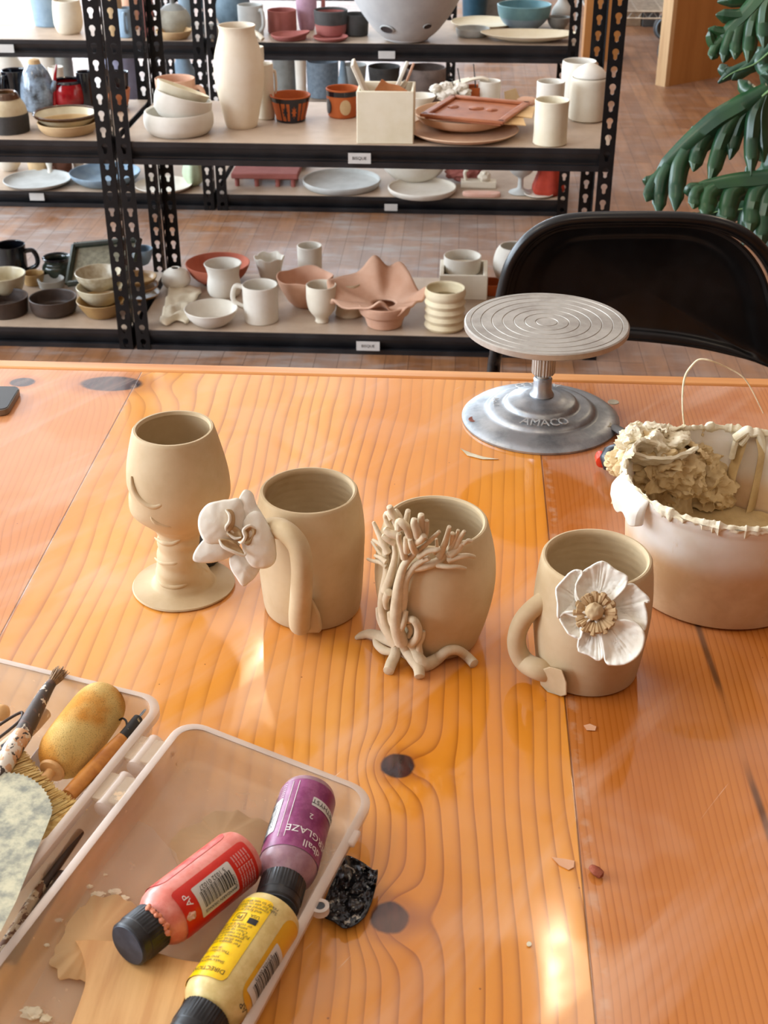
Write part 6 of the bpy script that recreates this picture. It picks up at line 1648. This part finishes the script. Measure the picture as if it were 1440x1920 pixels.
ac = R(-26); m = M()
for dz0, dz1, da0, da1 in ((-.0032, -.0028, -.0036, .0036), (.0028, .0032, -.0036, .0036), (-.0032, .0032, -.0038, -.0034), (-.0032, .0032, .0034, .0038)):
    m.grid([[((R2_+.0006)*math.sin(ac+s/R2_), (R2_+.0006)*math.cos(ac+s/R2_), 0.0232+b) for s in np.linspace(da0, da1, 5)] for b in (dz0, dz1)])
m.build('boxed_mark', INK, yl, local=True); wraptext(yl, 'Pb', R2_, ac, .0232, .0046, INK, .0006)
wy = wrap(ty, ty, R2_, R(58), R(104), .026, .062, TAG, 'barcode_label', .0006, .001)
barcode(wy, R2_, R(80), .044, .010, .028, 'z', 21, .0009)
wraptext(wy, '0 51032 00415', R2_, R(63), .044, .0032, INK, .0010, 90)
wraptext(y2, 'AP', R2_, R(72), .070, .006, INK, .0007)

# ---- flared wooden tool
zt_ = TZ+.030
wp = catmull([(250, 1772), (330, 1797), (388, 1806), (421, 1812)], 6)+catmull([(421, 1812), (385, 1826), (358, 1850), (342, 1882), (322, 1930), (300, 2010)], 6)[1:]+[(120, 2010)]+catmull([(112, 1975), (132, 1925), (151, 1874), (160, 1843), (160, 1815), (153, 1787), (141, 1764)], 6)+[(170, 1762), (210, 1765)]
o = M().prism([tuple(p) for p in wp], -.009, 0, lambda x, y, z: at_z(x, y, zt_+z)).build('wooden_tool', MAPLE, org=tuple(at_z(230, 1860, zt_)), bevel=.0014, bseg=3, ang=30); tag(o, 'flared pale wooden tool handle lying in the lid under the red bottle', 'wooden tool')

# ---- contents of the left tray
def splat(name, base, cols, sc_=90):
    m, nt, bs = newmat(name); v = coords(nt); c = base
    for k, (cc, th) in enumerate(cols): c = mixc(nt, noise(nt, v, sc_*(1+.3*k), 3, .6, k*.5).sm(th, th+.02), c, cc)
    link(nt, c, bs.inputs['Base Color']); bs.inputs['Roughness'].default_value = .6; bump(nt, bs, noise(nt, v, sc_, 3), .4, .001); return m
SPL = splat('paint splattered handle', rgb(226, 216, 200), [(rgb(214, 168, 128), .52), (rgb(64, 54, 48), .58), (rgb(230, 224, 210), .63)])
SPLD = splat('dark splattered ferrule', rgb(74, 62, 54), [(rgb(214, 204, 184), .6), (rgb(96, 70, 58), .55)])
SPLM = splat('mottled stick', rgb(196, 172, 140), [(rgb(120, 82, 56), .52), (rgb(226, 214, 190), .58), (rgb(50, 44, 40), .66)], 130)
BRIST = wood('natural bristle', rgb(240, 214, 146), rgb(206, 164, 88), 300, 0, .5, .3)
BRISB = wood('brown bristle', rgb(158, 126, 88), rgb(112, 84, 56), 400, 2, .6, .3)
def zz(px, py, h): return at_z(px, py, TZ+h)
t = thing('foam_roller', 'yellow-brown speckled foam sponge tool with a wooden washer', 'sponge tool', zz(150, 1365, .02))
A, B = zz(113, 1424, .040), zz(190, 1322, .043); D = B-A; Lf = np.linalg.norm(D); D = D/Lf; r_ = .0192
FOAM, nt, bs = newmat('speckled foam'); v = coords(nt)
pf = noise(nt, v, 1500, 2, .6); base = mixc(nt, noise(nt, v, 24, 3).sm(.42, .62), rgb(214, 146, 52), rgb(226, 194, 118))
link(nt, mixc(nt, pf.sm(.56, .64)*.6, base, rgb(120, 84, 40)), bs.inputs['Base Color']); bs.inputs['Roughness'].default_value = .95; bump(nt, bs, pf, .7, .001)
def oriented(m, A, D, par, name, mat, **k):
    X = np.cross((0, 0, 1.), D); X = X/np.linalg.norm(X); Y = np.cross(D, X)
    m.v = [tuple(A+X*a+Y*b+D*c) for a, b, c in m.v]; return m.build(name, mat, par, **k)
cap_prof = [(0, -.010), (r_*.45, -.0085), (r_*.75, -.004), (r_*.94, .003), (r_, .011), (r_*1.02, Lf*.5), (r_, Lf-.008), (r_*.94, Lf+.001), (r_*.78, Lf+.008), (r_*.45, Lf+.0125), (0, Lf+.014)]
oriented(M().lathe(catmull([(a, b) for a, b in cap_prof], 3), n=64, fn=lambda x, y, z, a: (x, y, z)), A, D, t, 'foam_body', FOAM)
oriented(M().lathe([(0, -.016), (.0035, -.016), (.0035, -.013), (.0085, -.0125), (.0095, -.011), (.0085, -.0095), (0, -.009)], n=32), A-X_*0, D, t, 'washer', MAPLE)
oriented(M().lathe([(0, -.026), (.003, -.025), (.0042, -.02), (.0035, -.0155), (0, -.015)], n=20), A, D, t, 'peg', MAPLE)

t = thing('round_brush', 'paint-splattered round brush with short brown bristles, over the tray rim', 'brush', zz(60, 1370, .04))
pts = [zz(-40, 1520, .045), zz(-5, 1460, .048), zz(20, 1412, .050), zz(42, 1378, .051)]
M().tube(pts, [.0045, .0056, .0068, .0066], 14, 6).build('handle', SPL, t)
M().tube([zz(42, 1378, .051), zz(60, 1344, .052), zz(76, 1314, .053), zz(90, 1290, .054), zz(98, 1280, .054)], [.0066, .0060, .0052, .0042, .0034], 14, 5).build('ferrule', SPLD, t)
m = M(); rnd = random.Random(3)
a_, b_ = zz(97, 1282, .054), zz(113, 1262, .056); D = (b_-a_)/np.linalg.norm(b_-a_); X = np.cross(Z_, D); X /= np.linalg.norm(X); Yq = np.cross(D, X)
for k in range(70):
    rr_ = math.sqrt(rnd.random()); an = rnd.random()*6.28; p = a_+(X*math.cos(an)+Yq*math.sin(an))*rr_*.0030
    q = b_+D*rnd.uniform(-.001, .003)+(X*math.cos(an)+Yq*math.sin(an))*rr_*.0062; m.tube([p, (p+q)/2, q], [.0006, .0006, .00025], 5, 1)
m.build('bristles', BRISB, t)

t = thing('flat_brush', 'wide yellow bristle brush beneath the steel scraper', 'brush', zz(60, 1540, .03))
m = M(); rnd = random.Random(5); 
for k in range(520):
    s = rnd.random(); lay = rnd.random()
    a0 = np.array([-70+70*s, 1450+175*s]); e = np.array([44+118*s, 1410+104*s+14*math.sin(s*PI)]); L_ = rnd.uniform(.97, 1.02)
    e = a0+(e-a0)*L_+np.array([rnd.uniform(-4, 4), rnd.uniform(-4, 4)])
    h0 = .030+.006*lay; h1 = .034+.011*lay+.002*rnd.random()
    m.tube([zz(*a0, h0), zz(*((a0+e)/2+np.array([rnd.uniform(-1, 1), rnd.uniform(-1, 1)])), (h0+h1)/2+.002), zz(*e, h1)], [.0009, .0008, .0004], 4, 2, cap=False)
o = m.build('bristles', BRIST, t); o['kind'] = 'stuff'
M().add([tuple(zz(*p, .030)) for p in ((-95, 1470), (-10, 1670), (10, 1610), (-75, 1440))]+[tuple(zz(*p, .042)) for p in ((-95, 1470), (-10, 1670), (10, 1610), (-75, 1440))], [(0, 1, 2, 3), (7, 6, 5, 4), (0, 4, 5, 1), (1, 5, 6, 2), (2, 6, 7, 3), (3, 7, 4, 0)]).build('ferrule', SCRAPE, t)

ol = catmull([(-60, 1470), (-25, 1453), (5, 1449), (35, 1451), (60, 1461), (80, 1478), (93, 1500), (98, 1520)], 10)
ser = []
for i, p in enumerate(ol): 
    n_ = np.array(p)-np.array([0, 1560]); n_ = n_/np.linalg.norm(n_); ser.append(tuple(np.array(p)+n_*(2.2 if i % 3 == 0 else -0.6)))
sp = ser+[(97, 1526), (84, 1560), (62, 1610), (30, 1690), (2, 1745), (-30, 1790), (-90, 1790), (-90, 1500)]
t0 = M(); hz = lambda x, y: .052+.010*((y-1450)/300.)
t0.prism(sp, -.0012, 0, lambda x, y, z: zz(x, y, hz(x, y)+z))
o = t0.build('steel_scraper', SCRAPE, org=tuple(zz(0, 1600, .05)), ang=20); tag(o, 'clay-smeared steel scraper with fine serrated edge, over the brush bristles', 'scraper')

t = thing('loop_tool', 'wooden-handled wire loop tool along the right side of the tray', 'tool', zz(190, 1430, .03))
M().tube([zz(128, 1492, .034), zz(160, 1457, .036), zz(200, 1415, .040), zz(232, 1381, .043)], [.0052, .0056, .0056, .0040], 16, 6).build('handle', TOOLW, t)
M().tube([zz(230, 1383, .043), zz(246, 1364, .0445), zz(259, 1347, .0455)], [.0040, .0040, .0036], 14, 4).build('ferrule', splat('worn black ferrule', rgb(34, 32, 30), [(rgb(180, 160, 120), .62)], 160), t)
M().tube([zz(257, 1349, .046), zz(266, 1340, .047), zz(273, 1331, .048), zz(270, 1332, .048), zz(262, 1341, .047), zz(255, 1352, .046)], .0005, 6, 4).build('wire_loop', IRON, t)
M().tube([zz(224, 1350, .042), zz(230, 1347, .044), zz(236, 1351, .044), zz(238, 1360, .043), zz(236, 1366, .042)], .0008, 6, 4).build('hook', BLKP, t)
t = M().tube([zz(150, 1505, .030), zz(190, 1458, .034), zz(230, 1402, .038), zz(270, 1352, .041)], [.0035, .0040, .0036, .0020], 10, 5, flat=.5)
o = t.build('clay_knife', SPLM, org=tuple(zz(150, 1505, .03))); tag(o, 'mottled clay-crusted stick between the loop tool and the tray edge', 'stick tool')
o = M().tube([zz(-20, 1432, .034), zz(20, 1396, .036), zz(60, 1362, .038), zz(86, 1336, .039)], [.0065, .0062, .0055, .0045], 12, 5).build('splattered_stick', splat('grey splattered wood', rgb(206, 182, 152), [(rgb(70, 74, 80), .54), (rgb(226, 220, 206), .6)], 70), org=tuple(zz(20, 1396, .03))); tag(o, 'peach and grey splattered handle beneath the round brush', 'tool handle')
o = M().tube([zz(-20, 1372, .036), zz(10, 1352, .039), zz(30, 1340, .041), zz(42, 1336, .042), zz(38, 1350, .041), zz(18, 1368, .039), zz(-8, 1388, .037)], .0011, 8, 6).build('wire_loop_tool', BROWN, org=tuple(zz(10, 1352, .036))); tag(o, 'brown wire loop of a trimming tool at the left edge', 'wire tool')
c = zz(3, 1336, .036); o = M().blob(c, .0062, 3, .05, 1, 2).build('ball_tool', MAPLE, org=tuple(c)); tag(o, 'small pale ball end of a tool at the left edge of the tray', 'ball tool')
o = M().grid([[zz(x, y, h) for x, y, h in r] for r in ([(40, 1440, .030), (84, 1385, .046), (150, 1312, .050)], [(62, 1445, .026), (100, 1400, .040), (158, 1330, .044)], [(88, 1446, .018), (120, 1410, .026), (170, 1350, .032)])]).build('plastic_bag', plain('lavender plastic sheet', rgb(186, 182, 192), .35), org=tuple(zz(90, 1400, .03)), solid=.0006, subsurf=2); tag(o, 'greyish lavender plastic sheet tucked beneath the foam sponge tool', 'plastic sheet')
for k, (p, q, r0, r1, mt, lb) in enumerate((((18, 1800), (118, 1640), .005, .004, SPLD, 'dark splattered brush handle low inside the tray front corner'), ((-10, 1810), (100, 1625), .0045, .0035, SPLM, 'brown mottled stick low inside the tray beside the dark handle'), ((60, 1690), (150, 1560), .0035, .003, BROWN, 'thin brown stick lying low under the bristle brush'))):
    o = M().tube([zz(p[0], p[1], .022), zz((p[0]+q[0])/2, (p[1]+q[1])/2, .024), zz(q[0], q[1], .022)], [r0, (r0+r1)/2, r1], 10, 5).build('thin_brush', mt, org=tuple(zz(p[0], p[1], .02))); tag(o, lb, 'brush')

# ---- black crumpled wrap and crumbs
ob_ = catmull([(646, 1606), (672, 1612), (700, 1631), (708, 1632), (706, 1655), (697, 1690), (682, 1722), (650, 1741), (628, 1730), (606, 1716), (612, 1680), (630, 1640)], 6, True)
def hw(u, q, p):
    x, y = p[0]*.045, p[1]*.045
    return .008*abs(mnoise.fractal(Vector((x*.7, y*.7, 3)), 1.1, 2, 3))*(1-.3*q)+.0015+(.006 if p[0] > 690 and p[1] < 1660 else 0)
o = M().sheet(ob_, np.array([658, 1675]), hw, lambda x, y, h: at_z(x, y, TZ+h+.004), 26).build('crumpled_wrapper', splat('dusty black film', rgb(20, 20, 22), [(rgb(150, 142, 128), .66)], 110), org=tuple(zz(658, 1675, 0)), solid=.0006, soff=0, ang=22)
tag(o, 'crumpled shiny black plastic wrapper beside the lid latch', 'wrapper')
MATS_w = o.data.materials[0].node_tree.nodes['Principled BSDF']; MATS_w.inputs['Roughness'].default_value = .22
o = M().tube([at_z(1109, 1626, TZ+.003), at_z(1118, 1633, TZ+.004), at_z(1128, 1641, TZ+.003)], [.0024, .0036, .003], 10, 4, flat=.8).build('clay_crumb', clay('red brown crumb', rgb(138, 66, 44), rgb(170, 100, 74), .8, 200), org=tuple(zz(1118, 1633, 0))); tag(o, 'red-brown clay crumb on the right-hand plank', 'clay crumb')
def flake(poly, mat, lb):
    o = M().prism(poly, .0001, .0009, lambda x, y, z: at_z(x, y, TZ+z)).build('clay_flake', mat, org=tuple(zz(*poly[0], 0))); tag(o, lb, 'clay flake')
flake([(1034, 1607), (1058, 1610), (1077, 1614), (1076, 1626), (1066, 1631), (1048, 1622)], clay('pale pink flake', rgb(228, 178, 140), rgb(216, 162, 124), .7), 'thin pale pink flake left of the plank seam near the red-brown crumb')
flake([(992+5*math.cos(a), 1770+5*math.sin(a)) for a in np.linspace(0, 6.28, 9)[:-1]], SLIPW, 'tiny round white speck of clay on the middle plank')
flake([(1094, 1360), (1106, 1357), (1118, 1362), (1116, 1370), (1100, 1369)], clay('pale pink flake', rgb(228, 178, 140)), 'small pink smear of clay in front of the poppy mug')
flake([(862, 840), (880, 848), (905, 856), (935, 861), (905, 861), (876, 854)], SLIPW, 'thin white curved sliver of clay in front of the banding wheel')
flake([(758, 932), (795, 938), (830, 944), (800, 947), (770, 941)], clay('peach flake', rgb(226, 184, 150)), 'pointed peach clay flake behind the rim of the tree mug') if False else None
